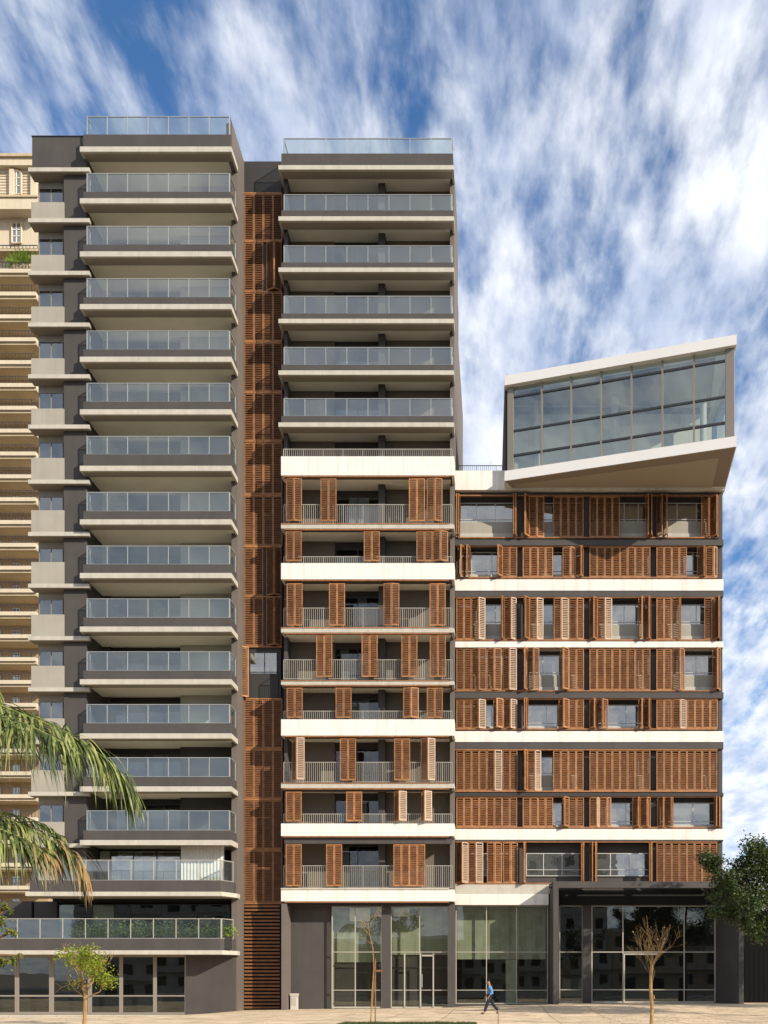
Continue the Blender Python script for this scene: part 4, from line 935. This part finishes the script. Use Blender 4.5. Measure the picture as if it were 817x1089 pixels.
for i in range(420):
    a = random.uniform(0, 6.28); el = random.uniform(.1, 1.5); dv = Vector((math.cos(a)*math.cos(el), math.sin(a)*math.cos(el)*.7, math.sin(el))); r_ = random.uniform(.8, 2.6); p = base+Vector((random.gauss(0, .5), 0, .1)); s_ = dv.cross(Vector((0, 1, .2))).normalized()*.07
    q = p+dv*r_; b.quad(p-s_, p+s_, q+s_*.3-Vector((0, 0, .3)), q-s_*.3-Vector((0, 0, .3)), m_shrub)
b.build('foliage', o); b = MB(); b.box(base.x-1.2, base.x+1.4, base.y-.3, base.y+.4, base.z-.5, base.z+.15, m_tan); b.build('planter', o)

# utility box at the pilaster
d = 60.6; b = MB(); x0, x1 = X(309, d), X(316.2, d); mwb = mat('grey_white_box', (.5, .48, .44), .6, .1)
z0 = gz(x0, 60)-.1; b.box(x0, x1, d, d+.35, z0, Z(1059, d), mwb); b.box(x0-.04, x1+.04, d-.04, d+.37, Z(1059, d)+.001, Z(1056.5, d), m_slab); b.box(x0+.06, x1-.06, d-.015, d-.002, z0+.35, Z(1061, d), m_rail)
tag(b.build('utility_box'), 'small pale utility box against the grey wall beside the louvred screen', 'utility box')

# ------------------------------------------------------------------ person
pd = 50.0; pz = gz(X(521, pd), pd)
pr = empty('person', (X(521.5, pd), pd, pz), 'person in blue shirt and dark trousers walking left past the glazing', 'person')
m_skin = mat('skin', (.30, .16, .10), .6, .05); m_shirt = mat('blue_cotton', (.10, .22, .42), .85, .2, 12); m_trs = mat('navy_trousers', (.014, .016, .028), .85, .1); m_hair = mat('black_hair', (.012, .01, .009), .6, .1); m_shoe = mat('brown_shoe', (.10, .05, .03), .6, .1)
def skin(name, verts, edges, radii, m, sub=2, parent=pr):
    me = bpy.data.meshes.new(name); me.from_pydata([Vector(v)*.94 for v in verts], edges, []); me.materials.append(m)
    o = bpy.data.objects.new(name, me); col.objects.link(o); o.location = (0, 0, 0); o.parent = parent
    sk = o.modifiers.new('skin', 'SKIN'); sk.use_smooth_shade = True
    me.skin_vertices.new() if not me.skin_vertices else None
    for i, r in enumerate(radii): me.skin_vertices[0].data[i].radius = (r, r) if not isinstance(r, tuple) else r
    me.skin_vertices[0].data[0].use_root = True
    s = o.modifiers.new('sub', 'SUBSURF'); s.levels = sub; s.render_levels = sub
    return o
# walking towards -x; y is lateral
hipL, kneeL, ankL = (0, -.09, .93), (-.16, -.09, .50), (-.31, -.09, .10)     # leading leg
hipR, kneeR, ankR = (0, .09, .93), (.13, .09, .50), (.42, .09, .17)         # trailing leg
V = [(0, 0, .98), (0, 0, 1.15), (-.01, 0, 1.32), (-.03, 0, 1.44), (-.06, 0, 1.52), (-.09, 0, 1.60), (-.105, 0, 1.69),
     hipL, kneeL, ankL, (-.43, -.09, .05), hipR, kneeR, ankR, (.35, .09, .05),
     (-.03, -.19, 1.40), (.10, -.24, 1.14), (-.06, -.24, .93), (-.09, -.245, .87),
     (-.03, .19, 1.40), (-.06, .24, 1.12), (-.22, .22, .92), (-.26, .22, .86)]
E = [(0, 1), (1, 2), (2, 3), (3, 4), (4, 5), (5, 6), (0, 7), (7, 8), (8, 9), (9, 10), (0, 11), (11, 12), (12, 13), (13, 14), (2, 15), (15, 16), (16, 17), (17, 18), (2, 19), (19, 20), (20, 21), (21, 22)]
Rr = [.12, .11, .13, .07, .055, .09, .085, .085, .055, .038, .03, .085, .055, .038, .03, .055, .042, .03, .03, .055, .042, .03, .03]
for (wi, sgn) in ((18, -1), (22, 1)):
    wv = Vector(V[wi])
    for k, (fx, ln_) in enumerate(((-.028, .075), (-.012, .085), (.006, .08), (.022, .065), (-.045, .05))):
        a = len(V); st = wv+Vector((fx*.7, 0, -.02 if k < 4 else .0)); V.append(tuple(st)); V.append(tuple(st+Vector((fx*.3-.008, 0, -ln_*.55)))); V.append(tuple(st+Vector((fx*.3-.02, sgn*-.01, -ln_))))
        E += [(wi, a), (a, a+1), (a+1, a+2)]; Rr += [.010, .009, .008]
skin('body', V, E, Rr, m_skin, 1)
skin('shirt', [(0, 0, .90), (0, 0, 1.02), (0, 0, 1.18), (-.01, 0, 1.34), (-.03, 0, 1.44), (-.03, -.19, 1.40), (.10, -.25, 1.14), (-.04, -.25, .96), (-.03, .19, 1.40), (-.06, .25, 1.12), (-.20, .23, .94)],
     [(0, 1), (1, 2), (2, 3), (3, 4), (3, 5), (5, 6), (6, 7), (3, 8), (8, 9), (9, 10)], [(.17, .15), (.165, .15), (.155, .15), (.165, .165), .085, .08, .065, .055, .08, .065, .055], m_shirt, 2)
skin('trousers', [(0, 0, .98), hipL, kneeL, (-.30, -.09, .12), hipR, kneeR, (.41, .09, .19)], [(0, 1), (1, 2), (2, 3), (0, 4), (4, 5), (5, 6)], [.15, .11, .082, .07, .11, .082, .07], m_trs, 2)
skin('hair', [(-.085, 0, 1.70), (-.065, 0, 1.76), (-.045, 0, 1.68)], [(0, 1), (1, 2)], [.082, .075, .082], m_hair, 2)
for (a, c) in (((-.30, -.09, .05), (-.50, -.09, .045)), ((.42, .09, .13), (.31, .09, .03))): skin('shoe', [a, c], [(0, 1)], [.055, .045], m_shoe, 1)
b = MB()
for sgn in (-1, 1):
    b.tube([(-.19*.94-.006, sgn*.032, 1.635*.94), (-.19*.94+.004, sgn*.032, 1.635*.94)], .010, m_black, 6)
f_ = b.build('eyes'); f_.parent = pr
b = MB(); b.tube([(-.17*.94, 0, 1.64*.94), (-.205*.94, 0, 1.60*.94), (-.17*.94, 0, 1.595*.94)], [.008, .014, .008], m_skin, 6); b.tube([(-.175*.94, -.02, 1.565*.94), (-.178*.94, .02, 1.565*.94)], .006, m_shoe, 5)
f_ = b.build('face'); f_.parent = pr

# ------------------------------------------------------------------ street side behind the camera (mirrored in the glazing)
def city(name, label, x0, x1, y, h, wallm, floors_, nx):
    o = empty(name, ((x0+x1)/2, y, 0), label, 'building'); b = MB(); b.box(x0, x1, y-14, y, -.5, h, wallm); b.box(x0-.3, x1+.3, y-14.3, y+.3, h, h+.5, m_slab); b.build('wall', o)
    b = MB(); fh = h/floors_; ww = (x1-x0)/nx
    for j in range(floors_):
        for i in range(nx):
            b.box(x0+ww*(i+.25), x0+ww*(i+.75), y+.01, y+.06, fh*j+fh*.3, fh*j+fh*.78, m_black)
        b.box(x0, x1, y+.01, y+.9 if j % 2 else y+.3, fh*j+.0, fh*j+.18, m_slab)
    b.build('windows', o)
m_c1 = mat('red_brick_wall', (.16, .05, .035), .9, .1, 1); m_c2 = mat('light_render_wall', (.40, .38, .34), .9, .1, .5); m_c3 = mat('ochre_render_wall', (.36, .29, .20), .9, .1, .5)
city('street_building', 'light rendered house block across the street, behind the camera to the left', -62, -29, -32, 15, m_c2, 5, 9)
city('street_building', 'red brick low house across the street, behind the camera', -28.9, -5, -30, 7.5, m_c1, 2, 6)
city('street_building', 'light rendered tall block across the street, behind the camera', -4.9, 17, -31, 22, m_c2, 7, 9)
city('street_building', 'ochre house across the street, behind the camera to the right', 17.1, 48, -31, 10, m_c3, 3, 7)
random.seed(51)
for (bx_, by_) in ((-34, -20), (-14, -19), (3, -18), (13, -20)):
    base = Vector((bx_, by_, 0)); bl_ = [((bx_+random.uniform(-3, 3), by_+random.uniform(-1.5, 1.5), random.uniform(5.5, 10.5)), random.uniform(1.3, 1.9)) for _ in range(9)]
    blob_tree('street_tree', 'street tree across the road %s, behind the camera' % {-34: 'furthest left', -14: 'second from left', 3: 'third from left', 13: 'furthest right'}[bx_], base, (bx_, by_, 5), bl_, m_dleaf, m_bark, 60, .40)
